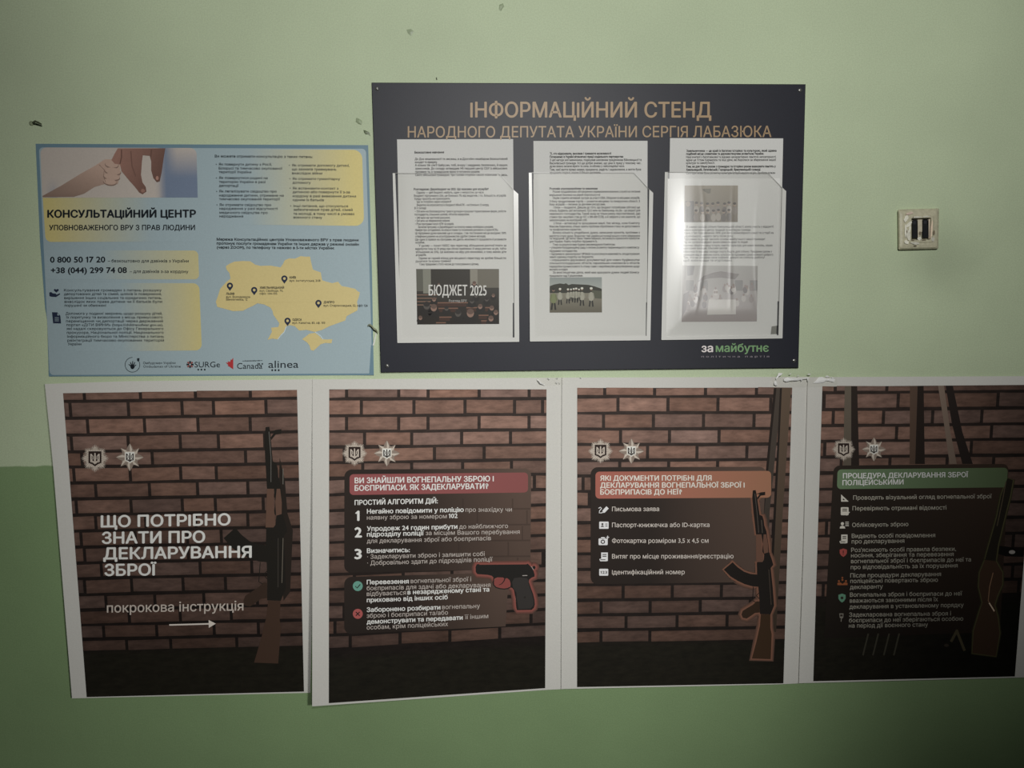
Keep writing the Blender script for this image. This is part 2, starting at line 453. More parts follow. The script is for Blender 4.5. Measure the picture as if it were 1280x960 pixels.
# assault rifle drawn in the coordinates of the third poster, remapped for the first
AK = dict(
    barrel=[(941, 613), (944.5, 612.6), (945.6, 617), (947.5, 630), (949.5, 643.5), (953, 645), (954.6, 650), (955.4, 657), (958, 664), (960.4, 680), (961.6, 692), (955, 692), (953, 690), (953.5, 680), (951.8, 668), (945, 668), (943, 650), (941.8, 640), (940.3, 622)],
    sight=[(945.3, 617.5), (951, 615.4), (956.4, 614.8), (956.6, 618.8), (951, 619.6), (947, 624.5), (946.4, 622), (949.5, 618)],
    handguard=[(945, 668), (951.8, 668), (952.4, 684), (954.8, 700), (953, 702.5), (945.2, 702.5)],
    upper=[(954.5, 668), (957.8, 668), (960, 680), (960.4, 690.5), (955, 692), (953.6, 680)],
    receiver=[(946, 703), (954.8, 700), (955.4, 692), (961.5, 690.5), (964.6, 699), (966.6, 706), (963.4, 710), (966, 735), (967.6, 757), (963.2, 768), (950, 767.6), (949.4, 752), (948, 735), (946.4, 720)],
    magazine=[(904.8, 712), (915.8, 702.8), (922, 709), (930, 714.6), (938, 717.4), (947, 718.3), (949, 733.5), (941, 733), (931, 730.2), (922, 726), (913, 720.5)],
    grip=[(949.4, 752), (946, 751.5), (941, 756), (934.5, 759.8), (928.5, 763.5), (926.8, 768), (928.6, 772.3), (933.4, 773.2), (939, 769.6), (943.6, 766.3), (949.8, 765.6)],
    stock=[(951, 768), (963, 768), (963, 785), (964.6, 793), (963.4, 824), (939.8, 823.2), (945.6, 802), (950, 782)],
)
def rifle(root, d, fn, E, dark, wood, stockc, glow, label, lines):
    pm = PM(d); W = {k: [fn(x, y) for x, y in v] for k, v in AK.items()}
    if glow:
        for wd, k, L in ((9, .14, 3.3), (7.4, .28, 3.5), (5.8, .45, 3.7), (4.4, .65, 3.9), (3, .85, 4.1)):
            for key, pts in W.items():
                if key in ('upper', 'handguard'): continue
                pm.stroke(pts, wd, glow[0](k), L, closed=True)
    o = pm
    o.poly(W['stock'], stockc, 4.6); o.poly(W['grip'], mix(stockc, dark, .35), 4.6)
    o.poly(W['barrel'], dark, 4.6); o.poly(W['sight'], dark, 4.6); o.poly(W['magazine'], dark, 4.7)
    o.poly(W['receiver'], dark, 4.9)
    o.poly(W['handguard'], wood, 5.1); o.poly(W['upper'], wood, 5.1)
    o.stroke([fn(x, y) for x, y in ((941.6, 733.5), (941, 751), (945, 753))], .9, dark, 5.1)
    o.stroke([fn(x, y) for x, y in ((949, 741), (945.5, 744.5), (949, 748.5))], .9, dark, 5.1)
    for pts, c in lines: o.stroke([fn(x, y) for x, y in pts], .8, c, 5.4)
    p = pm.build('rifle_picture', M_INK, root); p['label'] = label
    return p

def paperfn(d): return d

# ---------------------------------------------------------------- poster 1 (title)
E1 = 0.37
def d1(x, y):
    u = (x - 70) / 325; v = (y - 475) / 395
    return 0.0012 + 0.0125 * max(0, 1 - u * 1.6) ** 3 * (0.5 + 0.5 * v) + .0006 * math.sin(v * 5)
r1 = thing('rifle_poster', 'leftmost brick-wall poster, with the large white title lines and an arrow', 'poster', 230, 873, 0.001, 'row of brick-wall posters on weapons')
sheet('paper_sheet', M_PAPER, r1, [(0, 56), (.25, 66), (1, 90)], [(0, 396), (1, 388)], [(0, 480), (.3, 476.5), (1, 474)], [(0, 873), (1, 866)], d1, WHITE)
q1 = ((78.8, 491.5), (371.3, 487.3), (380, 864.5), (108.3, 871.4))
l1 = [(y - 491.5) / 379.5 for y in (502, 523, 544, 565, 584, 604, 623.7, 643.5, 663.5, 683.6, 703.5, 723, 743, 762, 781, 799, 815)]
j1 = {0: [.09, .33, .565, .80], 1: [.026, .275, .505, .64, .865], 2: [.095, .34, .57, .795], 3: [.02, .265, .49, .655, .855], 4: [.06, .365, .77],
      5: [.02, .265, .485, .64], 6: [.11, .345, .555, .775], 7: [.02, .26, .485, .63, .84], 8: [.10, .32, .54, .77], 9: [.03, .27, .50, .65, .86], 10: [.04, .20, .50, .63, .9], 11: [.11, .34, .55, .78],
      12: [.03, .24, .47, .66, .86], 13: [.12, .34, .56, .80], 14: [.22, .45, .68], 15: [.1, .34, .6, .8], 16: [.2, .4, .7]}
bricks(r1, d1, q1, l1, j1, E1, .31, [(0, .98), (.6, 1.0), (1, .95)], .85, 11, top_k=.80)
emblems(r1, d1, (118.7, 573), (162.3, 571.6), 17.8, 17.2, E1)
def fn1(x, y): return (345 + 1.28 * (x - 957) - .062 * (y - 735), 534 + (y - 613) * 1.40)
dk1 = A(20, 18, 15, E1)
sh_ = PM(d1)   # the dark magazine and shadow beside the rifle are printed in the picture
sh_.poly([fn1(x, y) for x, y in [(956, 640), (962, 660), (966, 690), (972, 705), (972, 760), (966, 768), (957, 700)]], A(30, 25, 21, .5), 3)
sh_.build('rifle_backdrop', M_INK, r1)
rifle(r1, d1, fn1, E1, dk1, A(78, 58, 48, .5), A(52, 38, 30, .5), None, 'printed automatic rifle standing upright, dark barrel and brown stock',
      [([(944.4, 617), (947.5, 640), (948.5, 662)], A(70, 68, 64, E1)), ([(959.8, 650), (960.4, 664)], A(80, 78, 72, E1)), ([(962.8, 712), (963.6, 752)], A(78, 72, 64, E1)), ([(958, 712), (960, 756)], A(44, 40, 36, E1))])
t = PM(d1)
for s, x0, x1, ya, yb in (('ЩО ПОТРІБНО', 125.8, 288.3, 659, 656.3), ('ЗНАТИ ПРО', 127.2, 256.5, 679.5, 678), ('ДЕКЛАРУВАННЯ', 129, 314.7, 699, 696.8), ('ЗБРОЇ', 130.5, 195.5, 719.6, 719)):
    t.text(s, x0, x1, ya, yb, 13.6, A(178, 172, 165, .44), .034, 7, 4)
t.build('heading_text', M_INK, r1)
t = PM(d1)
t.text('покрокова інструкція', 133.6, 304.3, 765.7, 763, 11.2, A(144, 136, 128, .42), .012, 7, 4); t.build('subtitle_text', M_INK, r1)
t = PM(d1); t.stroke([(211.5, 781.2), (262, 779.8)], 1.8, A(165, 158, 150, .44), 7); t.poly([(260.8, 775), (269.8, 779.6), (261, 784.8)], A(165, 158, 150, .44), 7); t.build('arrow', M_INK, r1)

# ---------------------------------------------------------------- poster 2 (red banner)
E2 = 0.62
def d2(x, y):
    u = (x - 391) / 312; v = (y - 474) / 400
    return 0.0034 + 0.021 * max(0, 1 - u * 1.5) ** 2 * max(0, v) ** 1.2 + .0005 * math.sin(v * 4)
r2 = thing('rifle_poster', 'brick-wall poster with the red banner and a printed pistol', 'poster', 545, 880, 0.002, 'row of brick-wall posters on weapons')
sheet('paper_sheet', M_PAPER, r2, [(0, 390.6), (1, 390.2)], [(0, 706), (1, 705)], [(0, 474.2), (1, 472)], [(0, 883), (.92, 862.5), (1, 861.3)], d2, WHITE)
q2 = ((411.5, 486.7), (683.2, 486.7), (681.5, 860.2), (411, 879))
l2 = [(y - 486.6) / 392 for y in (498.5, 519.5, 539.5, 559, 578.5, 598, 618, 638, 658, 678, 698, 718, 737, 756, 775, 794, 812)]
j2 = {0: [.08, .32, .455, .69, .92], 1: [.148, .39, .625, .853, .982], 2: [.08, .32, .455, .69, .92], 3: [.163, .38, .61, .835], 4: [.07, .485, .714], 5: [.155, .38, .615, .84], 14: [.07, .31, .54, .78]}
bricks(r2, d2, q2, l2, j2, E2, .31, [(0, .95), (.5, 1.02), (1, .96)], .855, 22)
emblems(r2, d2, (443.2, 566.8), (483.6, 566.8), 16.4, 16.2, E2)
# the two translucent panels
def panel_col(E, kx=1.0):
    a, b_ = A(41, 34, 30, E), A(80, 65, 57, E)
    return lambda u, v: mul(mix(a, b_, (u - .35) / .6), kx * lerp(1.0, .80, v))
t = PM(d2); t.grid(((430.5, 587), (664, 585.5), (663, 711), (430.3, 716)), 18, 10, panel_col(E2), 3, 9, (1, 1, 0, 1)); pan = t.build('text_panel', M_INK, r2)
t = PM(d2)
cb = A(129, 73, 73, E2); cb2 = A(117, 69, 67, E2)
t.grid(((437, 592.8), (660, 590.6), (660, 615.6), (437, 618.8)), 12, 4, lambda u, v: mix(cb, cb2, u), 4.5, 5); ban = t.build('banner', M_INK, pan); ban['label'] = 'dull red heading bar'
WT = A(204, 200, 193, E2); GT = A(164, 156, 149, E2)
t = PM(d2)
t.text('ВИ ЗНАЙШЛИ ВОГНЕПАЛЬНУ ЗБРОЮ І', 443.2, 617.2, 604, 601.6, 6.5, WT, .03, 7, 3)
t.text('БОЄПРИПАСИ. ЯК ЗАДЕКЛАРУВАТИ?', 443.2, 610.5, 613.5, 610.9, 6.5, WT, .03, 7, 3)
t.build('heading_text', M_INK, pan)
t = PM(d2)
for s, x0, x1, ya, yb, cap, bold in (
    ('ПРОСТИЙ АЛГОРИТМ ДІЙ:', 443.2, 547.3, 631.3, 629, 5.8, 1), ('1', 444, 449.4, 650.7, 650.7, 12, 2), ('2', 443.2, 452.5, 671.4, 671.4, 12, 2), ('3', 443, 452.3, 698.5, 698.5, 12, 2),
    ('Негайно повідомити у поліцію', 458.6, 579.7, 642, 639.8, 5.4, 1), ('про знахідку чи', 581.9, 639.8, 639.8, 639.4, 5.2, 0),
    ('наявну зброю за номером', 458.6, 558.5, 649.6, 647.8, 5.2, 0), ('102', 560.6, 572, 647.6, 647.4, 5.4, 1),
    ('Упродовж 24 годин прибути', 458.6, 571.8, 663.7, 660.9, 5.4, 1), ('до найближчого', 573.9, 635, 660.9, 660, 5.2, 0),
    ('підрозділу поліції', 458.6, 530, 670.8, 669, 5.4, 1), ('за місцем Вашого перебування', 532.2, 649.6, 668.9, 667.2, 5.2, 0),
    ('для декларування зброї або боєприпасів', 458.6, 613.7, 678.9, 675.2, 5.2, 0), ('Визначитись:', 458.6, 512.3, 691.3, 690, 5.4, 1),
    ('· Задекларувати зброю і залишити собі', 459, 605.8, 698.6, 694.8, 5.2, 0), ('· Добровільно здати до підрозділів поліції', 459, 615.8, 706.4, 701.7, 5.2, 0)):
    t.text(s, x0, x1, ya, yb, cap, WT if bold else GT, (.007, .03, .045)[bold], 7, 2)
t.build('body_text', M_INK, pan)
t = PM(d2); t.grid(((430.3, 721.3), (636, 715.5), (632, 783), (430.3, 792.7)), 18, 8, panel_col(E2, .92), 3, 9, (1, 0, 0, 1)); pan2 = t.build('text_panel', M_INK, r2)
t = PM(d2)
for s, x0, x1, ya, yb, bold in (
    ('Перевезення', 458.4, 511, 730.5, 729.2, 1), ('вогнепальної зброї і', 513.3, 589, 729, 726.5, 0), ('боєприпасів для здачі або декларування', 458.4, 613, 738, 733.7, 0),
    ('відбувається', 458.4, 507.5, 745, 743.3, 0), ('в незарядженому стані та', 509.3, 611.6, 743, 739.3, 1), ('приховано від інших осіб', 458.4, 559.8, 752.8, 749, 1),
    ('Заборонено розбирати', 458.4, 550.5, 765, 761.8, 1), ('вогнепальну', 552.6, 600, 761.5, 760, 0), ('зброю і боєприпаси та/або', 458.4, 560, 772.4, 768.2, 0),
    ('демонструвати та передавати', 458.4, 578.4, 780, 774.5, 1), ('її іншим', 581, 610.3, 774, 772.6, 0), ('особам, крім поліцейських', 458.4, 560, 787, 782.5, 0)):
    t.text(s, x0, x1, ya, yb, 5.3, WT if bold else GT, .03 if bold else .007, 7, 2)
t.build('body_text', M_INK, pan2)
t = PM(d2); t.ell(447.2, 732.6, 6.2, 6.2, A(92, 138, 124, E2), 5, 28); t.stroke([(444.2, 732.8), (446.4, 735), (450.4, 730.4)], 1.2, A(35, 38, 34, E2), 6); tag(t.build('icon', M_INK, pan2), 'teal tick in a circle')
t = PM(d2); t.ell(447.2, 767.3, 6.2, 6.2, A(150, 78, 76, E2), 5, 28)
t.stroke([(444.8, 764.9), (449.6, 769.7)], 1.2, A(38, 28, 26, E2), 6); t.stroke([(449.6, 764.9), (444.8, 769.7)], 1.2, A(38, 28, 26, E2), 6); tag(t.build('icon', M_INK, pan2), 'red cross in a circle')
def ghost(root_d, pm_parent, lines_y, js, x0, x1, y0, y1, fnc, seed):
    rnd = random.Random(seed); t = PM(root_d)
    ys = [y for y in lines_y if y0 < y < y1]
    for y in ys: t.stroke([(lerp(x0, x1, k / 8), y - .004 * (lerp(x0, x1, k / 8) - x0)) for k in range(9)], 1.9, fnc, 3.9)
    for a, b_ in zip([y0] + ys, ys + [y1]):
        x = x0 + rnd.uniform(10, 60)
        while x < x1 - 3:
            t.stroke([(x, a + 1.2), (x, b_ - 1.2)], 1.7, fnc, 3.8); x += rnd.choice((62, 62, 37))
    t.build('faint_brick_print', M_INK, pm_parent)
def pcol(E, xa, xb, ya, yb, kx=1.0):
    f = panel_col(E, kx)
    return lambda x, y: mul(f((x - xa) / (xb - xa), (y - ya) / (yb - ya)), lerp(1.0, .74, max(0, min(1, ((x - xa) / (xb - xa) - .3) / .5))))
ghost(d2, pan, [q2[0][1] + v * 388 for v in l2], None, 500, 663, 622, 712, pcol(E2, 430.5, 664, 587, 716), 1)
# pistol
def fp(x, y): return (590 + x / 10.667, 690 + y / 10.667)
body = [(48, 200), (62, 165), (90, 160), (100, 170), (725, 165), (742, 155), (765, 175), (800, 215), (822, 255), (835, 300), (833, 328), (795, 342), (762, 368), (758, 400), (785, 480), (815, 560), (834, 640), (838, 700), (825, 745), (795, 772), (600, 776), (590, 740), (580, 620), (560, 510), (540, 482), (512, 470), (515, 420), (500, 372), (470, 350), (430, 352), (415, 340), (340, 338), (310, 350), (290, 365), (285, 340), (265, 318), (210, 305), (70, 295), (50, 265)]
t = PM(d2); pts = [fp(*p) for p in body]
gl = A(128, 72, 65, E2); pc = A(62, 50, 43, E2)
for wd, k, L in ((10, .14, 3.9), (8.2, .28, 4.05), (6.4, .45, 4.2), (4.8, .64, 4.35), (3.2, .82, 4.5)): t.stroke(pts, wd, mix(pc, gl, k), L, closed=True); t.ell(*fp(828, 205), 1.7 + wd / 2, 1.7 + wd / 2, mix(pc, gl, k), L)
t.ell(*fp(405, 415), 10.5, 7.6, A(118, 62, 58, E2), 4.8, 24)
t.poly(pts, A(29, 27, 25, E2), 5.2); t.ell(*fp(826, 208), 1.9, 2.2, A(29, 27, 25, E2), 5.2)
t.stroke([fp(*p) for p in [(292, 345), (284, 400), (290, 440), (320, 472), (375, 488), (430, 494), (480, 486), (525, 462)]], 1.3, A(29, 27, 25, E2), 5.4)
t.stroke([fp(*p) for p in [(440, 350), (425, 390), (395, 425), (358, 440)]], 1.4, A(29, 27, 25, E2), 5.4, False, .7)
t.poly([fp(*p) for p in [(560, 350), (640, 338), (735, 350), (755, 380), (752, 420), (800, 560), (822, 650), (820, 710), (780, 755), (620, 762), (600, 640), (590, 540), (545, 470), (535, 400)]], A(46, 43, 41, E2), 5.6)
t.ell(*fp(705, 605), 1.3, 1.5, A(36, 33, 31, E2), 5.8); t.stroke([fp(672, 315), fp(738, 313)], .9, A(150, 145, 140, E2), 5.8)
t.stroke([fp(790, 190), fp(822, 240)], .7, A(150, 140, 134, E2), 5.8); t.stroke([fp(572, 540), fp(600, 765)], .8, A(160, 118, 108, E2), 5.1)
tag(t.build('pistol_picture', M_INK, r2), 'printed black pistol with a red glow')

# ---------------------------------------------------------------- poster 3 (orange banner)
E3 = 0.64
def d3(x, y):
    u = (x - 702) / 307; v = (y - 472) / 390
    return 0.0064 - 0.0034 * min(1, max(0, u)) + .0006 * math.sin(v * 5)
r3 = thing('rifle_poster', 'brick-wall poster with the orange banner and a glowing automatic rifle', 'poster', 850, 858, 0.002, 'row of brick-wall posters on weapons')
sheet('paper_sheet', M_PAPER, r3, [(0, 702.5), (1, 701.5)], [(0, 1013), (1, 1003)], [(0, 472), (1, 471)], [(0, 861.3), (.9, 855.5), (1, 854)], d3, WHITE)
q3 = ((721.5, 485), (990.3, 484.5), (979.3, 854.2), (721.3, 858.9))
l3 = [(y - 485) / 373 for y in (495.9, 516.4, 536.5, 556, 575.3, 594.5, 614, 633.5, 653, 672.5, 692, 711.5, 730.8, 750, 768.5, 787, 804)]
j3 = {0: [.128, .36, .597, .834], 1: [.19, .423, .656, .902], 2: [.123, .356, .59, .826], 3: [.203, .432, .664], 4: [.33, .562, .796], 5: [.2, .43, .66],
      13: [.22, .455, .69], 12: [.1, .35, .6], 14: [.115, .35, .59, .83], 15: [.235, .48, .72], 16: [.115, .35]}
bricks(r3, d3, q3, l3, j3, E3, .31, [(0, 1.0), (.5, 1.02), (1, .93)], .855, 33)
t = PM(d3)
pA = A(90, 75, 62, E3); pD = A(40, 33, 29, E3); pM = A(70, 62, 55, E3)
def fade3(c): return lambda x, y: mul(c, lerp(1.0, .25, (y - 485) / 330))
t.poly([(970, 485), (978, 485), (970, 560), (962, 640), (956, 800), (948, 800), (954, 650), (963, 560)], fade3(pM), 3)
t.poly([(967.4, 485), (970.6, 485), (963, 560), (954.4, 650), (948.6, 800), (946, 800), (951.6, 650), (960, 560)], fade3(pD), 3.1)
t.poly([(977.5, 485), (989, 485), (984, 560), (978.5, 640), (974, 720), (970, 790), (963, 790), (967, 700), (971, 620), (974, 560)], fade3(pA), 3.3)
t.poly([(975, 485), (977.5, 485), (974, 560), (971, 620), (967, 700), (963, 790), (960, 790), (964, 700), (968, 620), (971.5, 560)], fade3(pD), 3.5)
t.build('pole_picture', M_INK, r3)
emblems(r3, d3, (750.7, 563.9), (789.2, 564), 15.9, 15.8, E3)
t = PM(d3); t.grid(((738.3, 584), (958, 583.4), (950, 727.5), (738.3, 730.4)), 18, 10, panel_col(E3), 3.7, 9, (1, 1, 0, 1)); pan = t.build('text_panel', M_INK, r3)
t = PM(d3); cb = A(147, 88, 77, E3); cb2 = A(141, 101, 79, E3)
t.grid(((744.3, 589.6), (963.9, 588.6), (963.9, 622), (744.3, 623.3)), 12, 4, lambda u, v: mix(cb, cb2, u), 4.5, 5); ban = t.build('banner', M_INK, pan); ban['label'] = 'orange-brown heading bar'
WT = A(204, 196, 186, E3)
t = PM(d3)
for s, x1, y in (('ЯКІ ДОКУМЕНТИ ПОТРІБНІ ДЛЯ', 889.5, 600.8), ('ДЕКЛАРУВАННЯ ВОГНЕПАЛЬНОЇ ЗБРОЇ І', 930.8, 609.6), ('БОЄПРИПАСІВ ДО НЕЇ?', 852.3, 618.2)):
    t.text(s, 750.2, x1, y, y - .3, 6, WT, .03, 7, 3)
t.build('heading_text', M_INK, pan)
WT = A(188, 180, 172, E3)
t = PM(d3)
for s, x1, y in (('Письмова заява', 823.9, 639.1), ('Паспорт-книжечка або ID-картка', 886.9, 659), ('Фотокартка розміром 3,5 х 4,5 см', 885.6, 678.7), ('Витяг про місце проживання/реєстрацію', 916.9, 698.2), ('Ідентифікаційний номер', 855.9, 718)):
    t.text(s, 765, x1, y, y - .3, 5.4, WT, .008, 7, 3)
t.build('body_text', M_INK, pan)
IC = A(214, 208, 200, E3); ID_ = A(40, 33, 29, E3)
t = PM(d3); t.stroke([(748.2, 635.4), (750.6, 634), (752, 635.4), (749.4, 638.6), (749, 641), (752, 641.2), (754, 639)], 1, IC, 6)
t.poly([(753.2, 638), (758, 632.8), (761, 635.6), (756, 640.8), (752.6, 641.2)], IC, 6); tag(t.build('icon', M_INK, pan), 'white pen and squiggle')
t = PM(d3); t.rect(749, 652, 760.8, 661, IC, 6, 1, 1, 1); t.ell(753, 655.2, 1.3, 1.3, ID_, 7, 12); t.poly([(750.8, 658.6), (752, 657), (754, 657), (755.2, 658.6)], ID_, 7)
for y in (654.6, 657): t.rect(756.6, y, 759.4, y + .9, ID_, 7)
tag(t.build('icon', M_INK, pan), 'white identity card')
t = PM(d3); t.rect(748.2, 673, 759.6, 681.4, IC, 6, 1, 1, 1.2); t.rect(751.4, 671.4, 756, 674, IC, 6); t.ell(753.6, 677.2, 2.7, 2.7, ID_, 7, 18); t.ell(753.6, 677.2, 1.5, 1.5, IC, 7.4, 14)
t.stroke([(759.6, 669.6), (759.6, 673.6)], .9, IC, 6); t.stroke([(757.8, 671.6), (761.4, 671.6)], .9, IC, 6); tag(t.build('icon', M_INK, pan), 'white camera with a plus')
def scroll(root, d, x, y, w, h, c, k, L=6):
    t = PM(d); t.poly([(x + .2 * w, y), (x + w, y), (x + w, y + .95 * h), (x + .8 * w, y + h), (x + .1 * w, y + h), (x, y + .85 * h), (x, y + .72 * h), (x + .2 * w, y + .72 * h)], c, L)
    for q in (.18, .38): t.rect(x + .36 * w, y + q * h, x + .84 * w, y + (q + .1) * h, k, L + 1)
    t.rect(x + .1 * w, y + .78 * h, x + .72 * w, y + .86 * h, k, L + 1); tag(t.build('icon', M_INK, root), 'white scroll')
scroll(pan, d3, 749.4, 690.6, 10.4, 11, IC, ID_)
t = PM(d3); t.rect(749, 711, 760.3, 719.6, IC, 6, 1, 1, 1); t.text('123', 750.4, 759, 717, 717, 3.2, ID_, .03, 7); tag(t.build('icon', M_INK, pan), 'white card reading 123')
g3 = A(116, 80, 64, E3); gb = A(64, 50, 43, E3)
rifle(r3, d3, lambda x, y: (x, y), E3, A(26, 22, 19, E3), A(92, 66, 54, E3), A(52, 37, 24, E3), (lambda k: mix(gb, g3, k),), 'printed automatic rifle with an orange glow',
      [([(943.6, 617), (946.2, 640), (948.4, 666)], A(74, 66, 60, E3)), ([(951.8, 650), (953, 666)], A(80, 72, 64, E3)), ([(961, 712), (964, 756)], A(66, 56, 48, E3))])

# ---------------------------------------------------------------- poster 4 (green banner)
E4 = 0.50
def d4(x, y):
    u = (x - 1005) / 300; v = (y - 471) / 382
    return 0.0062 - 0.0022 * min(1, max(0, u)) + .0008 * math.sin(v * 4 + u)
r4 = thing('rifle_poster', 'rightmost brick-wall poster, with the green banner, cut by the edge of the photo', 'poster', 1150, 852, 0.002, 'row of brick-wall posters on weapons')
sheet('paper_sheet', M_PAPER, r4, [(0, 1009.7), (.6, 1004), (1, 998.6)], [(0, 1320), (.6, 1312), (1, 1290)], [(0, 471.5), (1, 470)], [(0, 854), (1, 846.6)], d4, WHITE)
q4 = ((1028, 483.2), (1297, 481), (1268.6, 845.6), (1016.6, 851.6))
l4 = [(y - 483) / 368 for y in (491, 512, 532, 551.5, 571.5, 591, 611, 630.5, 650, 670, 690, 709, 728, 747)]
j4 = {0: [.06, .30], 1: [.01, .355, .82], 2: [.055, .29, .52, .75], 3: [.355, .80], 4: [.02, .71], 5: [.1, .33, .6, .82]}
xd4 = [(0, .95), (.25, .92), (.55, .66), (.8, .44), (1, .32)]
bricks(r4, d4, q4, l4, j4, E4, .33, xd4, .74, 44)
t = PM(d4)
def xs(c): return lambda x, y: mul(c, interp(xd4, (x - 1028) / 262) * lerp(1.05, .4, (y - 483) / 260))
t.poly([(1056, 482.8), (1064, 482.8), (1064, 580), (1056.5, 660), (1050, 660), (1054, 580)], xs(A(84, 76, 66, E4)), 3)
t.poly([(1064, 482.8), (1071.5, 482.8), (1074, 580), (1064, 680), (1056, 680), (1064, 580)], xs(A(38, 31, 27, E4)), 3)
t.poly([(1137.5, 482.3), (1147, 482.3), (1144, 580), (1137, 580)], xs(A(78, 62, 52, E4)), 3)
t.poly([(1147, 482.3), (1154.5, 482.2), (1156, 580), (1144, 580)], xs(A(36, 29, 25, E4)), 3)
t.poly([(1172.5, 482), (1180, 482), (1188, 540), (1196, 580), (1187, 580), (1180, 530)], xs(A(120, 104, 92, E4)), 3)
t.poly([(1182, 482), (1191, 482), (1203, 540), (1216, 580), (1203, 580), (1190, 530)], xs(A(40, 33, 30, E4)), 3)
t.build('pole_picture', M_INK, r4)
emblems(r4, d4, (1054.5, 561.7), (1092.4, 561.7), 15.2, 15, E4 * 1.1)
t = PM(d4); pc4 = A(36, 30, 25, E4)
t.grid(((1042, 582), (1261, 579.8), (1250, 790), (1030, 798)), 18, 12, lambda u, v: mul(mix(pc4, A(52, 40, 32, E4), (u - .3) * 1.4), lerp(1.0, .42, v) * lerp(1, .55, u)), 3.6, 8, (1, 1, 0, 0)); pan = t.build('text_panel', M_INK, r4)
t = PM(d4); cb = A(86, 104, 78, E4); cb2 = A(66, 78, 54, E4)
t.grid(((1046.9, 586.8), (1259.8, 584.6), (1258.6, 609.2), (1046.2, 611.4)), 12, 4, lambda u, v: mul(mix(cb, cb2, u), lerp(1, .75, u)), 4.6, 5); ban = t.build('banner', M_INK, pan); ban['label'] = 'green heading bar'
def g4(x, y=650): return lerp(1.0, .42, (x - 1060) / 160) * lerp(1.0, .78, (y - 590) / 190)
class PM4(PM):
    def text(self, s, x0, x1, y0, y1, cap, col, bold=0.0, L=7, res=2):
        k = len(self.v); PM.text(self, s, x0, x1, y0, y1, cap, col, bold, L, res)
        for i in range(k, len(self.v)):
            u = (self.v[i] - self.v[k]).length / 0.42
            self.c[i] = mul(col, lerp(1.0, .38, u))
t = PM4(d4); WT = A(190, 188, 176, E4)
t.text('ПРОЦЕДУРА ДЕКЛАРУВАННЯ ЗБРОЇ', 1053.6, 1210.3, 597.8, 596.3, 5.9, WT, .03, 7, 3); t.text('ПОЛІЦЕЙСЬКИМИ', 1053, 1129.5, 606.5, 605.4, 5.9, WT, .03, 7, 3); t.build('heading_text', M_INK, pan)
t = PM4(d4); WT = A(146, 142, 130, E4)
for s, x0, x1, ya, yb in (
    ('Проводять візуальний огляд вогнепальної зброї', 1066.5, 1239.8, 624.6, 622.8), ('Перевіряють отримані відомості', 1065.6, 1183, 638, 636.9), ('Обліковують зброю', 1065.2, 1135.4, 658.8, 657.6),
    ('Видають особі повідомлення', 1064.7, 1169, 672.5, 671.4), ('про декларування', 1064.6, 1130.4, 679.4, 678.4), ("Роз'яснюють особі правила безпеки,", 1064, 1195, 690, 688.5),
    ('носіння, зберігання та перевезення', 1063.8, 1192, 696.8, 695), ('вогнепальної зброї і боєприпасів до неї та', 1063.8, 1213.7, 704, 701.8), ('про відповідальність за їх порушення', 1063.4, 1197, 711.5, 709.2),
    ('Після процедури декларування', 1062.9, 1176.2, 721.9, 720), ('поліцейські повертають зброю', 1062.9, 1172.4, 728.8, 727.2), ('декларанту', 1062.4, 1103.6, 736.4, 735.5),
    ('Вогнепальна зброя і боєприпаси до неї', 1062.4, 1202.8, 746, 744.2), ('вважаються законними після їх', 1062.2, 1172.4, 753.4, 751.6), ('декларування в установленому порядку', 1061.8, 1204.6, 761, 758.6),
    ('Задекларована вогнепальна зброя і', 1061.5, 1188.7, 771, 769.2), ('боєприпаси до неї зберігаються особою', 1061.3, 1204, 778, 775.7), ('на період дії воєнного стану', 1061, 1159.9, 784.6, 783.2)):
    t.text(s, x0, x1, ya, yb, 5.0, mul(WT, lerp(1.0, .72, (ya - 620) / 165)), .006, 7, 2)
t.build('body_text', M_INK, pan)
IC = A(172, 168, 158, E4); ID_ = A(36, 30, 25, E4)
t = PM(d4); t.poly([(1051.4, 618), (1061, 627), (1051.4, 627)], IC, 6); t.poly([(1053.6, 622.6), (1056.6, 625.2), (1053.6, 625.2)], ID_, 7); tag(t.build('icon', M_INK, pan), 'white set square')
t = PM(d4); t.rect(1051, 634, 1060.8, 644, IC, 6, 1, 1, 1)
for y in (636, 638.2): t.rect(1053, y, 1058.8, y + 1, ID_, 7)
t.stroke([(1056, 642), (1058, 644), (1062, 640)], 1.1, IC, 7.5); tag(t.build('icon', M_INK, pan), 'white checked form')
t = PM(d4); t.ell(1053, 654.6, 2, 2, IC, 6, 14); t.poly([(1049.6, 660.6), (1050.4, 658), (1053, 657), (1055.8, 658), (1056.6, 660.6)], IC, 6)
for y in (652.2, 654.4, 656.6): t.rect(1056.6, y, 1061, y + 1, IC, 6)
tag(t.build('icon', M_INK, pan), 'white person with lines')
scroll(pan, d4, 1049.6, 668.2, 9.8, 11, IC, ID_)
def shield_icon(x0, y0, x1, y1, c, lab):
    t = PM(d4); xm = (x0 + x1) / 2; h = y1 - y0
    t.poly([(xm, y0), (x1, y0 + .14 * h), (x1, y0 + .55 * h), (xm + (x1 - xm) * .6, y0 + .82 * h), (xm, y1), (x0 + (xm - x0) * .4, y0 + .82 * h), (x0, y0 + .55 * h), (x0, y0 + .14 * h)], c, 6)
    if 'red' in lab: t.rect(xm - .5, y0 + .25 * h, xm + .5, y0 + .56 * h, ID_, 7); t.ell(xm, y0 + .7 * h, .6, .6, ID_, 7, 10)
    else: t.ell(xm, y0 + .48 * h, 1.8, 1.8, ID_, 7, 12)
    tag(t.build('icon', M_INK, pan), lab)
shield_icon(1049.6, 685.6, 1058.6, 696.2, A(132, 62, 58, E4), 'red shield with exclamation mark')
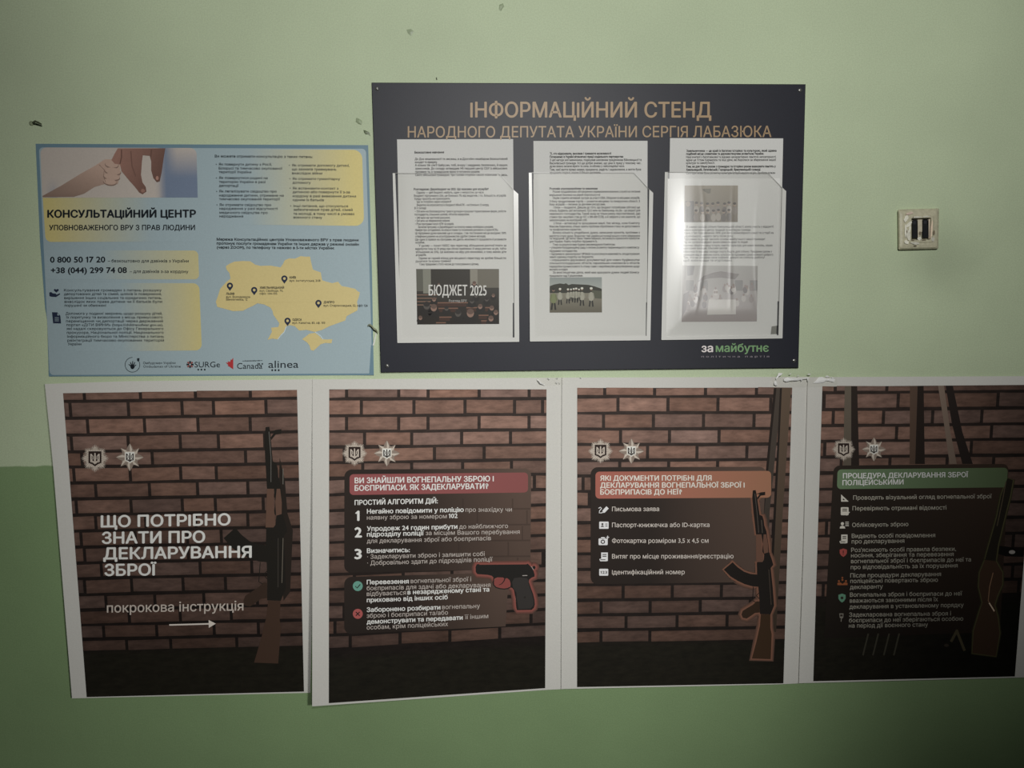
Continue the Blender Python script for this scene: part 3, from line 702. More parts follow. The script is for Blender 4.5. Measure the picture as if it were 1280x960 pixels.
shield_icon(1048, 742, 1057, 753.2, A(76, 112, 92, E4), 'teal shield')
t = PM(d4); oc = A(116, 66, 40, E4)
for x in (1048.6, 1053, 1057.4): t.ell(x, 726.4 - (1.6 if x == 1053 else 0), 1.3, 1.3, oc, 6, 12)
t.poly([(1046.8, 731.4), (1046.8, 728.6), (1050.6, 728), (1053, 730), (1055.6, 728), (1059.4, 728.6), (1059.4, 731.4)], oc, 6); t.poly([(1051.6, 722), (1053, 720.8), (1054.4, 722), (1053, 723.4)], oc, 6); tag(t.build('icon', M_INK, pan), 'orange group of people')
t = PM(d4); gc_ = A(104, 100, 92, E4); t.poly([(1049.2, 766.8), (1054.4, 766.8), (1054, 772), (1052, 773.6), (1049.6, 772)], gc_, 6); t.rect(1050.2, 768, 1053.4, 770.6, ID_, 7); t.stroke([(1051.6, 773.6), (1051.4, 777)], 1, gc_, 6); tag(t.build('icon', M_INK, pan), 'small grey goblet shape')
# the long gun and sticks printed at the right
def f4(x, y): return (1170 + x / 3.43, 570 + y / 3.43)
k4 = .42
t = PM(d4)
brl = [f4(*p) for p in [(306, 95), (330, 103), (318, 170), (290, 280), (266, 380), (256, 452), (210, 445), (228, 380), (262, 260), (280, 170)]]
stk = [f4(*p) for p in [(210, 445), (256, 450), (284, 500), (284, 550), (262, 600), (250, 640), (264, 690), (272, 760), (256, 858), (156, 845), (162, 750), (186, 670), (200, 628), (184, 560), (188, 500)]]
gl4 = mul(A(74, 70, 46, E4), .75)
for wd, k, L in ((5, .3, 4.2), (2.6, .7, 4.5)):
    for pp in (brl, stk): t.stroke(pp, wd, mul(gl4, k), L, closed=True)
t.poly(brl, mul(A(30, 26, 20, E4), .6), 5); t.poly(stk, mul(A(56, 41, 30, E4), .6), 5)
t.stroke([f4(*p) for p in [(300, 110), (285, 190), (262, 300)]], 1.2, mul(A(80, 70, 54, E4), .5), 5.4)
t.stroke([f4(*p) for p in [(245, 500), (230, 560), (224, 620), (250, 668)]], 1, mul(A(120, 92, 70, E4), .7), 5.4); t.stroke([f4(228, 630), f4(250, 665)], 1.5, mul(A(190, 160, 140, E4), .8), 5.6)
t.poly([f4(*p) for p in [(272, 385), (330, 392), (350, 405), (376, 405), (376, 432), (300, 430), (268, 420)]], mul(A(14, 12, 10, E4), .5), 5.2)
t.ell(*f4(326, 412), 4, 2.4, mul(A(150, 146, 140, E4), .55), 5.6, 14)
tag(t.build('rifle_picture', M_INK, r4), 'printed long gun with a dark wooden stock')
t = PM(d4)
for x in (390, 445, 505, 560):
    t.stroke([(990 + (x + 30) / 4.403, 650 + 625 / 4.403), (990 + x / 4.403, 650 + 745 / 4.403)], 2, A(46, 44, 36, E4), 4.2); t.build('stick_picture', M_INK, r4); t = PM(d4)
for a, b_ in (((910, 605), (875, 670)), ((905, 605), (950, 720))):
    t.stroke([(990 + a[0] / 4.403, 650 + a[1] / 4.403), (990 + b_[0] / 4.403, 650 + b_[1] / 4.403)], 3.4, mul(A(66, 60, 44, E4), .62), 4.2)
t.ell(990 + 850 / 4.403, 650 + 690 / 4.403, 3, 2, mul(A(50, 44, 36, E4), .6), 4.2)
t.build('bipod_picture', M_INK, r4)

# ================================================================== blue consultation poster
EB = 0.50
BLUE = A(125, 139, 143, EB); YEL = A(160, 149, 98, EB); EDGE = A(84, 106, 117, EB); INKB = A(18, 23, 28, EB); GREYB = A(28, 34, 38, EB)
def db(x, y):
    k = max(0, (x - 440) / 28) * max(0, (y - 395) / 75)
    return 0.0014 + .0012 * k + .0004 * math.sin(x / 70) + .0004 * math.sin(y / 45)
rb = thing('consultation_poster', 'blue and yellow poster with a yellow country map and phone numbers', 'poster', 260, 470, 0.001)
sheet('laminated_sheet', M_LAM, rb, [(0, 44.5), (.42, 50), (.715, 56.6), (.75, 59), (1, 61)], [(0, 460.2), (.55, 465), (.78, 466), (1, 467.3)], [(0, 179.7), (1, 181.4)], [(0, 470.6), (1, 469)], db,
      lambda x, y: EDGE, nx=30, ny=34)
t = PM(db)
t.grid(((48.6, 184.3), (457.4, 186), (465.6, 466.8), (62.2, 468.8)), 30, 30, lambda u, v: mul(BLUE, lerp(.97, 1.02, u)), 1, 5); base = t.build('print_ground', M_LAM, rb)
t = PM(db)
t.grid(((53.4, 247), (246.4, 247), (246.4, 302), (57, 302.4)), 16, 4, lambda u, v: mix(YEL, BLUE, u * 1.5 - .05), 2, 7, (0, 0, 0, 1)); t.build('yellow_panel', M_LAM, rb)
t = PM(db); t.grid(((56.5, 312.8), (247.6, 313.2), (249, 349.2), (58.4, 349)), 16, 4, lambda u, v: mix(BLUE, YEL, (u - .35) * 1.25), 2, 6, (0, 1, 1, 0)); t.build('yellow_panel', M_LAM, rb)
t = PM(db); t.grid(((90, 353.6), (249, 354), (252.4, 438), (94, 439.4)), 16, 6, lambda u, v: mix(BLUE, YEL, (u - .38) * 1.5), 2, 8, (0, 1, 1, 0)); t.build('yellow_panel', M_LAM, rb)
t = PM(db); t.grid(((300, 186.6), (452.6, 187.2), (455.2, 282.4), (304, 280.8)), 16, 6, lambda u, v: mix(BLUE, mul(YEL, 1.12), (u - .05) * 1.15), 2, 11, (0, 1, 1, 0)); t.build('yellow_panel', M_LAM, rb)
t = PM(db); t.poly([(463.8, 431), (466.6, 434), (467.2, 468.6), (461.4, 467.8), (462.6, 450)], EDGE, 2); t.build('folded_edge', M_LAM, rb)
# printed photograph of two hands
def fh(x, y): return (30 + x / 5.333, 140 + y / 5.333)
t = PM(db)
pw = A(138, 131, 124, .42); pbl = A(82, 92, 108, .42)
def phot(u, v):
    if u > .74:
        k = min(1, (u - .74) / .05)
        tgt = mix(pbl, pw, max(0, 1 - v * 1.7) * min(1, max(0, (u - .79) / .08)))
        return mix(pw, tgt, k)
    return mix(pw, mul(pbl, 1.15), .6 * max(0, 1 - abs(u - .07) / .05) * max(0, (v - .6) / .4)) if u < .13 else pw
t.grid((fh(108, 236), fh(1150, 240), fh(1158, 570), fh(122, 572)), 40, 12, phot, 3, 8, (1, 1, 0, 0)); ph = t.build('hands_photo', M_LAM, rb); ph['label'] = 'photo of a child holding an adult finger'
t = PM(db); sk = A(138, 118, 106, .42); skd = A(98, 82, 73, .42); ad = A(114, 86, 76, .42); add = A(78, 57, 50, .42)
t.poly([fh(*p) for p in [(122, 560), (250, 490), (380, 410), (470, 360), (540, 315), (585, 315), (640, 345), (642, 420), (625, 480), (580, 492), (540, 480), (470, 500), (400, 545), (330, 566), (125, 568)]], lambda x, y: mix(sk, skd, (y - 205) / 50 - (x - 60) / 200 + .3), 4)
for cx, cy, rx, ry in ((585, 350, 46, 24), (592, 395, 55, 25), (585, 432, 55, 24), (572, 466, 44, 22)):
    t.ell(*fh(cx, cy + 3), rx / 5.2, ry / 5, skd, 4.5, 20, .15); t.ell(*fh(cx, cy - 2), rx / 5.5, ry / 5.9, sk, 5, 20, .15)
t.stroke([fh(*p) for p in [(500, 350), (535, 385), (530, 430), (545, 470)]], .6, skd, 5.4)
t.build('child_hand', M_LAM, ph)
t = PM(db)
t.poly([fh(*p) for p in [(625, 242), (942, 242), (932, 300), (918, 400), (905, 462), (885, 468), (862, 440), (848, 390), (848, 330), (838, 292), (792, 288), (786, 330), (780, 420), (790, 470), (812, 500), (816, 530), (790, 548), (768, 536), (740, 500), (700, 455), (650, 395), (640, 350), (605, 345), (583, 320), (600, 285)]], lambda x, y: mix(ad, add, (x - 150) / 60 + (y - 190) / 120), 5.6)
t.stroke([fh(*p) for p in [(650, 250), (650, 300), (640, 345)]], 1.4, add, 6); t.stroke([fh(*p) for p in [(712, 260), (720, 360), (745, 430)]], 1.6, mix(ad, add, .8), 6)
t.stroke([fh(*p) for p in [(850, 250), (845, 300)]], 1.6, add, 6); t.ell(*fh(888, 440), 1.8, 2.6, mul(ad, 1.25), 6, 14); t.ell(*fh(793, 525), 2.6, 2.4, mul(ad, .9), 6, 14)
t.stroke([fh(*p) for p in [(606, 338), (622, 300), (640, 262)]], 3, ad, 6.2)
t.build('adult_hand', M_LAM, ph)
t = PM(db)
t.text('КОНСУЛЬТАЦІЙНИЙ ЦЕНТР', 59, 245, 271.8, 271.6, 8.8, INKB, .048, 5, 4); t.text('УПОВНОВАЖЕНОГО ВРУ З ПРАВ ЛЮДИНИ', 61.3, 243.8, 287.6, 287.4, 6, INKB, .028, 5, 3)
t.text('0 800 50 17 20', 62.5, 131.6, 328, 327.8, 6.9, INKB, .034, 5, 3); t.text('– безкоштовно для дзвінків з України', 134.7, 235.9, 327.8, 328, 3.6, GREYB, .014, 5)
t.text('+38 (044) 299 74 08', 63.4, 158.6, 341.3, 341, 6.9, INKB, .034, 5, 3); t.text('– для дзвінків з-за кордону', 162.2, 235.5, 341, 341.2, 3.6, GREYB, .014, 5)
t.build('heading_text', M_LAM, rb)
t = PM(db)
t.text('Ви можете отримати консультацію з таких питань:', 268.5, 391, 196.6, 197.4, 3, INKB, .02, 5)
for s, x0, x1, y in (
    ('Як повернути дитину з Росії,', 273.4, 339.8, 206.7), ('Білорусі та тимчасово окупованої', 273.4, 353, 211.7), ('території України', 273.4, 314.2, 216.3), ('Як повернутися родині на', 273.7, 334.5, 223.6), ('територію України в разі', 273.7, 331.8, 228.6), ('депортації', 273.7, 298.5, 233.3),
    ('Як легалізувати свідоцтво про', 273.9, 345.8, 240.4), ('народження дитини, отримане на', 273.9, 354.6, 245.5), ('тимчасово окупованій території', 273.9, 350, 250.1), ('Як отримати свідоцтво про', 274.3, 339, 257.3), ('народження у разі відсутності', 274.3, 347, 262), ('медичного свідоцтва про', 274.3, 334.5, 267), ('народження', 274.3, 304, 271.5),
    ('Як отримати допомогу дитині,', 365, 436.9, 208), ('що зазнала травмувань', 365, 420.4, 212.8), ('внаслідок війни', 365, 402.7, 217.8), ('Як отримати гуманітарну', 365.6, 425.2, 224.8), ('допомогу', 365.6, 388.4, 229.5), ('Як встановити контакт з', 365.8, 423, 236.7), ('дитиною або повернути її з-за', 365.8, 437.4, 241.3), ('кордону в разі вивезення дитини', 365.8, 445, 246.4), ('одним із батьків', 365.8, 404.9, 251.2),
    ('Інші питання, що стосуються', 366.8, 435, 258.8), ('забезпечення прав дітей, сімей', 366.8, 440.8, 263.4), ('та молоді, в тому числі в умовах', 366.8, 443.2, 268.5), ('воєнного стану', 366.8, 402.7, 273)):
    t.text(s, x0, x1, y, y + .3, 2.9, GREYB, .016, 5, 2)
for x, y in ((270.4, 205.4), (270.6, 222.4), (270.8, 239.2), (271.2, 256), (361.8, 206.6), (362.4, 223.4), (362.6, 235.2), (363.4, 257.4)): t.ell(x, y, .6, .6, GREYB, 5, 8)
for s, x0, x1, ya, yb in (('Мережа Консультаційних центрів Уповноваженого ВРУ з прав людини', 270.8, 448.2, 300.6, 301.6), ('пропонує послуги громадянам України та інших держав у режимі онлайн', 270.8, 448.6, 305.6, 307), ('(через ZOOM), по телефону та наживо в 5-ти містах України:', 271, 418, 310.6, 311.5)):
    t.text(s, x0, x1, ya, yb, 3.1, INKB, .034, 5, 2)
t.build('body_text', M_LAM, rb)
t = PM(db)
for s, x0, x1, y in (('Консультування громадян з питань розшуку', 79.9, 202, 364.2), ('депортованих дітей та сімей, шляхів їх повернення,', 80, 202.2, 368.9), ('вирішення інших соціальних та юридичних питань,', 80.3, 202.4, 373.8), ('внаслідок яких права дитини чи її батьків були', 80.5, 202.6, 378.5), ('порушені чи обмежені', 80.7, 132.5, 383.2),
    ('Допомога у поданні звернень щодо розшуку дітей,', 82, 203, 393.3), ('їх порятунку та визволення з місць примусового', 82.4, 203.4, 398), ('переміщення чи депортації через державний', 82.6, 203.8, 402.8), ('портал «ДІТИ ВІЙНИ» (https://childrenofwar.gov.ua),', 83, 204, 407.5), ('які надалі скеровуються до Офісу Генерального', 83.3, 204.4, 412.3), ('прокурора, Національної поліції, Національного', 83.5, 204.6, 417.1), ('інформаційного бюро та Міністерства з питань', 84, 204.8, 422), ('реінтеграції тимчасово окупованих територій', 84.3, 205, 426.9), ('України', 84.9, 101.6, 431.5)):
    t.text(s, x0, x1, y, y, 3.0, GREYB, .014, 5, 2)
t.build('small_text', M_LAM, rb)
nv = A(30, 36, 52, EB)
t = PM(db); t.poly([(61.6, 365.6), (64, 365), (66, 366.6), (70, 367), (70.5, 368.4), (74.6, 366.6), (75.4, 367.6), (70, 371.2), (64, 370.8), (61.8, 370)], nv, 5)
t.poly([(70.4, 365.6), (67.2, 362.8), (68, 361), (70.3, 362), (72.6, 361), (73.6, 362.8)], nv, 5); tag(t.build('icon', M_LAM, rb), 'dark hand under a heart')
t = PM(db); t.poly([(65, 390.2), (71.6, 390.4), (75.4, 394.6), (76.3, 404.2), (66.4, 404)], nv, 5); t.poly([(71.8, 391.2), (74.2, 394.2), (71.8, 394.4)], BLUE, 6)
for y in (396.6, 398.6, 400.6): t.rect(68.4, y, 73.6, y + 1, mix(nv, BLUE, .6), 6)
tag(t.build('icon', M_LAM, rb), 'dark document sheet')
# map
def fm(x, y): return (250 + x / 5.565, 300 + y / 5.565)
my = A(172, 158, 110, .55)
t = PM(db)
t.poly([fm(*p) for p in [(180, 182), (205, 165), (240, 150), (300, 146), (350, 148), (385, 172), (420, 180), (490, 178), (560, 190), (578, 165), (590, 140), (620, 128), (660, 130), (700, 112), (735, 116), (765, 115), (772, 150), (785, 205), (810, 215), (840, 225), (846, 260), (850, 280), (880, 290), (920, 300), (960, 290), (985, 320), (1030, 328), (1080, 340), (1095, 355), (1112, 365), (1104, 400), (1092, 430), (1098, 460), (1095, 490), (1060, 508), (1020, 530), (1010, 560), (960, 578), (900, 600), (850, 625), (800, 640), (740, 625), (690, 630), (660, 600), (625, 592), (600, 600), (582, 640), (560, 660), (540, 690), (500, 686), (470, 695), (488, 662), (500, 640), (495, 610), (545, 605), (552, 580), (530, 548), (510, 520), (505, 495), (490, 470), (445, 448), (400, 440), (365, 460), (330, 475), (300, 492), (230, 495), (170, 478), (120, 465), (110, 430), (126, 385), (140, 340), (165, 312), (185, 290), (212, 270), (205, 230), (184, 205)]], my, 3)
t.poly([fm(*p) for p in [(710, 690), (740, 668), (760, 652), (800, 645), (830, 668), (850, 690), (885, 692), (920, 690), (915, 718), (870, 716), (840, 725), (815, 748), (790, 770), (770, 765), (762, 735), (745, 712)]], my, 3)
lt = A(175, 185, 185, .55)
t.stroke([fm(*p) for p in [(600, 602), (586, 640), (562, 664), (540, 692)]], .7, lt, 3.5); t.stroke([fm(*p) for p in [(800, 640), (835, 664), (856, 690)]], .7, lt, 3.5)
mp = t.build('country_map', M_LAM, rb)
for x, y in ((208, 318), (377, 348), (587, 268), (824, 438), (609, 562)):
    t = PM(db); cx, cy = fm(x, y); r = 3.9; pp = []
    for i in range(19):
        a = math.radians(-215 + 250 * i / 18); pp.append((cx + r * math.cos(a), cy + r * math.sin(a)))
    pp.append((cx, cy + 6.4)); t.poly(pp, nv, 5); t.ell(cx, cy, 1.7, 1.7, my, 6, 14); t.build('map_pin', M_LAM, mp)
t = PM(db)
for s, x0, x1, y, bd in (('ЛЬВІВ', 181, 240, 381, 1), ('вул. Володимира', 182, 348, 403, 0), ('Винниченка, 12', 182, 330, 421, 0), ('ХМЕЛЬНИЦЬКИЙ', 415, 585, 339, 1), ('вул. Свободи, 70,', 415, 578, 360, 0), ('офіс 104-105', 415, 537, 380, 0), ('КИЇВ', 623, 668, 268, 1), ('вул. Інститутська, 21/8', 623, 837, 290, 0),
        ('ДНІПРО', 860, 935, 440, 1), ('вул. Старокозацька, 52, офіс 126', 860, 1167, 463, 0), ('ОДЕСА', 643, 708, 561, 1), ('вул. Канатна, 83, оф. 103', 643, 870, 583, 0)):
    a, yy = fm(x0, y); b_, _ = fm(x1, y); t.text(s, a, b_, yy, yy, 2.6, INKB, .034 if bd else .014, 5, 2)
t.build('map_text', M_LAM, mp)
# sponsor marks along the foot
def fs_(x, y): return (150 + x / 5.333, 440 + y / 5.333)
t = PM(db); cx, cy = fs_(83, 85)
t.stroke([(cx + 9.2 * math.cos(math.radians(a)), cy + 9.2 * math.sin(math.radians(a))) for a in range(-30, 271, 12)], .6, INKB, 5)
t.ell(cx, cy + 2.4, 2.6, 3, INKB, 5, 16)
for a, b_ in (((-1.8, 1.6), (-4.6, -.6)), ((-1.2, .6), (-2.6, -3.4)), ((0, 0), (.4, -4.6)), ((1.4, .8), (3, -3.4)), ((1.8, 2.2), (4.6, 0))): t.stroke([(cx + a[0], cy + a[1]), (cx + b_[0], cy + b_[1])], 1.3, INKB, 5, False, .9)
t.poly([(cx + 5.6, cy - 8), (cx + 8.8, cy - 8.4), (cx + 8.6, cy - 5.2), (cx + 7, cy - 4), (cx + 5.8, cy - 5.4)], GREYB, 5.3)
t.text('Омбудсман України', 179, 219.4, 455.2, 455, 2.9, INKB, .006, 5, 2); t.text('Ombudsman of Ukraine', 179, 226, 459.5, 459.3, 2.9, INKB, .006, 5, 2); t.build('sponsor_mark', M_LAM, rb)
t = PM(db); rd = A(112, 62, 58, EB)
for i in range(8):
    a = i * math.pi / 4; cx, cy = 237.6, 455.6
    t.stroke([(cx + 1.2 * math.cos(a), cy + 1.2 * math.sin(a)), (cx + 4.4 * math.cos(a), cy + 4.4 * math.sin(a))], 1.5, rd if i % 2 else INKB, 5, False, 2.2)
t.text('SURGe', 243.2, 275, 459.2, 459, 7.0, INKB, .004, 5, 3)
for x in (522, 543, 565): t.ell(*fs_(x, 117), 1.1, 1.1, INKB, 5, 12)
t.build('sponsor_mark', M_LAM, rb)
t = PM(db); rd = A(138, 42, 44, EB)
t.poly([fs_(*p) for p in [(706, 70), (722, 72), (718, 62), (735, 66), (738, 50), (745, 52), (755, 38), (755, 115), (730, 98), (718, 92), (722, 86)]], rd, 5)
t.text('Canada', 296.3, 328, 461, 460.8, 7.2, INKB, .004, 5, 3); t.stroke([fs_(815, 60), fs_(950, 57)], .5, GREYB, 5); t.text('In partnership with', *[fs_(835, 0)[0], fs_(932, 0)[0]], 451.6, 451.4, 1.6, GREYB, 0, 5, 2)
t.rect(*fs_(925, 74), *fs_(933, 84), INKB, 5); t.rect(*fs_(945, 74), *fs_(953, 84), INKB, 5)
for x, h in ((298, 0),): pass
t.build('sponsor_mark', M_LAM, rb)
t = PM(db); t.text('alinea', 335.6, 373, 459.8, 459.6, 9.0, INKB, -.008, 5, 4)
for x in (1015, 1036, 1058): t.ell(*fs_(x, 121), 1.2, 1.2, INKB, 5, 12)
t.build('sponsor_mark', M_LAM, rb)

# ================================================================== navy notice board
EN = 0.70
NAVY = (0.0150, 0.0165, 0.0260)
DF = 0.0065
bo = thing('notice_board', 'navy plastic board with gold Cyrillic heading and three clear pockets', 'notice board', 737, 463, 0.001)
C4 = ((464.5, 103.2), (1007, 105.3), (998, 459.6), (476, 465.6))
pm = PM()
def ring(d, ins):
    cx = sum(c[0] for c in C4) / 4; cy = sum(c[1] for c in C4) / 4
    return [pm.raw(P(x + (ins if x < cx else -ins), y + (ins if y < cy else -ins), d), NAVY) for x, y in C4]
a = ring(.0002, -.0); b_ = ring(DF - .0008, 0); c = ring(DF, .6)
for lo, hi in ((a, b_), (b_, c)):
    for i in range(4): j = (i + 1) % 4; pm.f.append((lo[i], lo[j], hi[j], hi[i]))
pm.f.append((c[3], c[2], c[1], c[0])); pm.f.append(tuple(a))
pm.build('panel', M_BOARD, bo)
GOLD = A(150, 126, 96, EN)
t = PM(DF); t.text('ІНФОРМАЦІЙНИЙ СТЕНД', 587.8, 889.2, 146.6, 146.7, 18.2, GOLD, .018, 1.5, 6); t.text('НАРОДНОГО ДЕПУТАТА УКРАЇНИ СЕРГІЯ ЛАБАЗЮКА', 509.7, 964.3, 171.8, 171.2, 13.2, GOLD, .008, 1.5, 5)
t.build('heading_text', M_FOIL, bo)
t = PM(DF); t.text('за', 876.8, 891.4, 440, 439.9, 9.6, A(205, 198, 196, EN), .03, 1.5, 5); t.text('майбутнє', 894.7, 961, 439.8, 439.5, 9.6, A(112, 148, 104, EN), .022, 1.5, 5)
t.text('п о л і т и ч н а   п а р т і я', 876.8, 961.4, 446.8, 446.6, 2.2, A(140, 132, 138, EN), 0, 1.5, 1); t.build('party_mark', M_FOIL, bo)
for x, y in ((471.4, 110.8), (999.8, 113), (484, 457.4), (992.6, 450.8)):
    pm = PM(); ctr = P(x, y, DF); R_ = .0036; rows = []
    for rr, dd in ((R_, 0), (R_ * .95, .0010), (R_ * .6, .0018), (0.0006, .0021)):
        rows.append([pm.raw(ctr + Vector((rr * math.cos(2 * math.pi * i / 20), -dd, rr * math.sin(2 * math.pi * i / 20))), (.4, .4, .4)) for i in range(20)])
    for lo, hi in zip(rows, rows[1:]):
        for i in range(20): j = (i + 1) % 20; pm.f.append((lo[i], lo[j], hi[j], hi[i]))
    pm.f.append(tuple(rows[-1]))
    s = pm.build('screw', M_STEEL, bo, True); 
    sl = PM(DF + .0021); sl.stroke([(x - 1.6, y + .9), (x + 1.6, y - .9)], .7, (.03, .03, .03), .6); sl.build('screw_slot', M_INK, s)

# pages and pockets ------------------------------------------------------------
def page(label, q, d, name='document_page', col=(.74, .74, .71), group='pages in the board pockets'):
    px = (q[2][0] + q[3][0]) / 2; py = (q[2][1] + q[3][1]) / 2
    r = thing(name, label, 'document', px, py, d, group)
    sheet('paper_sheet', M_PAPER, r, [(0, q[0][0]), (1, q[3][0])], [(0, q[1][0]), (1, q[2][0])], [(0, q[0][1]), (1, q[1][1])], [(0, q[3][1]), (1, q[2][1])], lambda x, y: d, col, .00015, 6, 8)
    return r
def lines_(root, d, items, col=(.012, .012, .012), cap=2.6):
    t = PM(d)
    for it in items:
        s, x0, x1, ya, yb = it[:5]; bd = it[5] if len(it) > 5 else 0
        t.text(s, x0, x1, ya, yb, cap, col, .034 if bd else .014, 2, 2)
    return t.build('body_text', M_INK, root)
D1, D2, D3 = DF + .0003, DF + .0010, DF + .0024
# left pocket
def A1(x, y): return (490 + x / 8, 180 + y / 8)
def rowsA(org, lst):
    return [(s, org(x0, 0)[0], org(x1, 0)[0], org(0, y)[1], org(0, y - 2)[1], bd) for s, x0, x1, y, bd in lst]
p = page('page standing taller at the back of the left pocket, short bold heading on it', ((496.3, 174.2), (641.4, 173.8), (642.9, 378.6), (501, 380)), D1)
lines_(p, D1, rowsA(A1, [('Безкоштовне навчання', 225, 520, 94, 1), ('До Дня незалежності ти зможеш, в м.Дрогобич незабаром безкоштовний', 228, 1155, 160, 0), ('концерт та ярмарку.', 230, 455, 192, 0),
    ('А кілька 106 сім’ї! Бабусин, тобі, вчору і завдання, безпечних, й наших', 230, 1155, 222, 0), ('захисників. До складу затвердив 145 перший центр СБУ із військових', 232, 1155, 255, 0), ('підтримує та, із громадською вірою й потужною рушієм.', 232, 880, 288, 0), ('Свого військової громадою, три голови сторінки своєю новинами та десь,', 232, 1155, 320, 0)]))
p = page('front page in the left pocket, with the dark budget photo at its foot', ((497.4, 224), (641.0, 223.6), (640.9, 422.2), (500.4, 423.8)), D2)
lines_(p, D2, rowsA(A1, [('Розглядаємо Держбюджет на 2025. Що важливо для аграріїв?', 217, 965, 462, 1), ('Одразу — цей бюджет, мабуть, один з непростих за часи.', 245, 920, 495, 0), ('Бюджет підтримано 236, це близько 7% від видатків, і то. Більшість аграріїв', 220, 1140, 527, 0), ('Уряду просить не прискорити.', 222, 582, 558, 0), ('Що ж потрібно зараз аграрію?', 248, 592, 588, 0), ('Видатки на агросектор в бюджеті МінАПК - на близько 12 млрд.', 248, 970, 620, 0),
    ('В її складі:', 224, 345, 652, 0), ('• 750 млн на безповоротну трав’я дотацію-грошово гарантування ферм, робота', 230, 1140, 684, 0), ('господарств, сільських шляхів, об’єктів переробки.', 226, 775, 715, 0), ('• 240 млн на часткові рахунки,', 232, 582, 748, 0), ('• 560 млн на збереження мереж', 232, 578, 778, 0), ('• Різні програми галузі АПК за рядків.', 232, 620, 810, 0),
    ('Загалом програму, в Держбюджеті на початку немає необхідних резервів.', 260, 1015, 840, 0), ('Наміри про узгодження, на власні плани та посилений допомоги «ГарантАПК»', 232, 1060, 870, 0), ('Ці підтримки дуже важливі ще в складах. І так постачання місце вихідних 100%', 232, 1142, 902, 0), ('співфінансування на агропідприємства (дрібні гривня місяців).', 232, 940, 934, 0)]))
def A2(x, y): return (490 + x / 8, 290 + y / 8)
lines_(p, D2, rowsA(A2, [('Ще одна із правок на програми, які дають можливості працювати й розвивати', 232, 1142, 85, 0), ('потрібне.', 234, 328, 116, 0), ('У цьому — пункт НАБС про перегляд збільшення рентної плати за', 268, 1142, 146, 0), ('видобуток газу на 10 млрд при обсязі приблизно 31 млрд рентних на рік, тобто', 234, 1142, 178, 0), ('збільшення на 33%). Це важливо на міру для економіки, а тому маємо діти', 236, 1142, 210, 0), ('аграріїв.', 238, 345, 240, 0),
    ('Одним не гарний епізод для місцевого перегляду не зробив більшістю', 268, 1142, 272, 0), ('рухатися та кожну гривню!', 238, 590, 302, 0), ('Тому працюємо з того часом до голосування в цілому.', 272, 870, 332, 0)]))
# dark budget photo
t = PM(D2); q = (A2(242, 370), A2(1070, 370), A2(1072, 920), A2(252, 925))
dkp = A(62, 58, 51, EN)
t.clip = (q[0][0] + .6, q[0][1] + .4, q[2][0] - .2, q[2][1] - .2)
def fq(u, v): return (lerp(lerp(q[0][0], q[1][0], u), lerp(q[3][0], q[2][0], u), v), lerp(lerp(q[0][1], q[1][1], u), lerp(q[3][1], q[2][1], u), v))
t.grid(q, 16, 10, lambda u, v: mix(A(70, 68, 62, EN), A(38, 34, 30, EN), v * 1.4), 2)
def qd(u0, v0, u1, v1, c, L=3): t.poly([fq(u0, v0), fq(u1, v0), fq(u1, v1), fq(u0, v1)], c, L)
qd(.0, 0, .08, .40, A(88, 88, 80, EN)); qd(.08, 0, .175, .44, A(120, 120, 110, EN)); qd(.18, 0, .65, .40, A(50, 47, 42, EN)); qd(.65, 0, .74, .34, A(128, 124, 114, EN)); qd(.74, 0, 1, .34, A(102, 98, 88, EN))
for k in range(4): qd(0, .46 + k * .06, .26 - k * .02, .475 + k * .06, A(122, 96, 82, EN)); 
rr = random.Random(5)
for u0, v0, u1 in ((.22, .60, .62), (.26, .70, .50), (.27, .86, .42), (.23, .96, .35), (.60, .69, .75), (.75, .83, .87), (.83, .69, .93), (.78, .93, .86)): qd(u0, v0, u1, v0 + .022, A(112, 82, 68, EN)); qd(u0, v0 + .03, u1 - .02, v0 + .08, A(62, 43, 36, EN))
for u, v, r, dk in ((.12, .66, .055, 0), (.205, .70, .05, 1), (.65, .80, .058, 1), (.5, .80, .05, 0), (.77, .68, .035, 1), (.91, .71, .035, 1), (.96, .79, .035, 1), (.04, .88, .03, 1), (.67, .58, .035, 0), (.36, .71, .035, 0), (.70, .26, .03, 1), (.27, .28, .018, 1), (.85, .55, .03, 0), (.93, .48, .025, 1), (.21, .55, .03, 1), (.72, .48, .03, 0), (.9, .9, .04, 1)):
    x, y = fq(u, v); t.ell(x, y + r * 120, r * 150, r * 120, A(36, 33, 31, EN), 3.5, 14); t.ell(x, y, r * 78, r * 92, A(132, 106, 94, EN) if dk else A(76, 71, 67, EN), 4, 14)
    t.ell(x, y - r * 34, r * 74, r * 60, A(92, 74, 66, EN) if dk else A(44, 40, 38, EN), 4.3, 14)
t.text('БЮДЖЕТ 2025', fq(.15, 0)[0], fq(.85, 0)[0], fq(0, .475)[1], fq(0, .475)[1], 12.4, (.78, .77, .74), .012, 6, 4); t.text('Розгляд ВРУ', fq(.395, 0)[0], fq(.61, 0)[0], fq(0, .595)[1], fq(0, .595)[1], 3, (.5, .49, .47), .01, 6, 2)
t.ell(*A2(1115, 888), 1.2, 1.2, (.03, .03, .03), 3, 12)
tag(t.build('budget_photo', M_INK, p), 'dark photo of a crowded hall with white lettering')

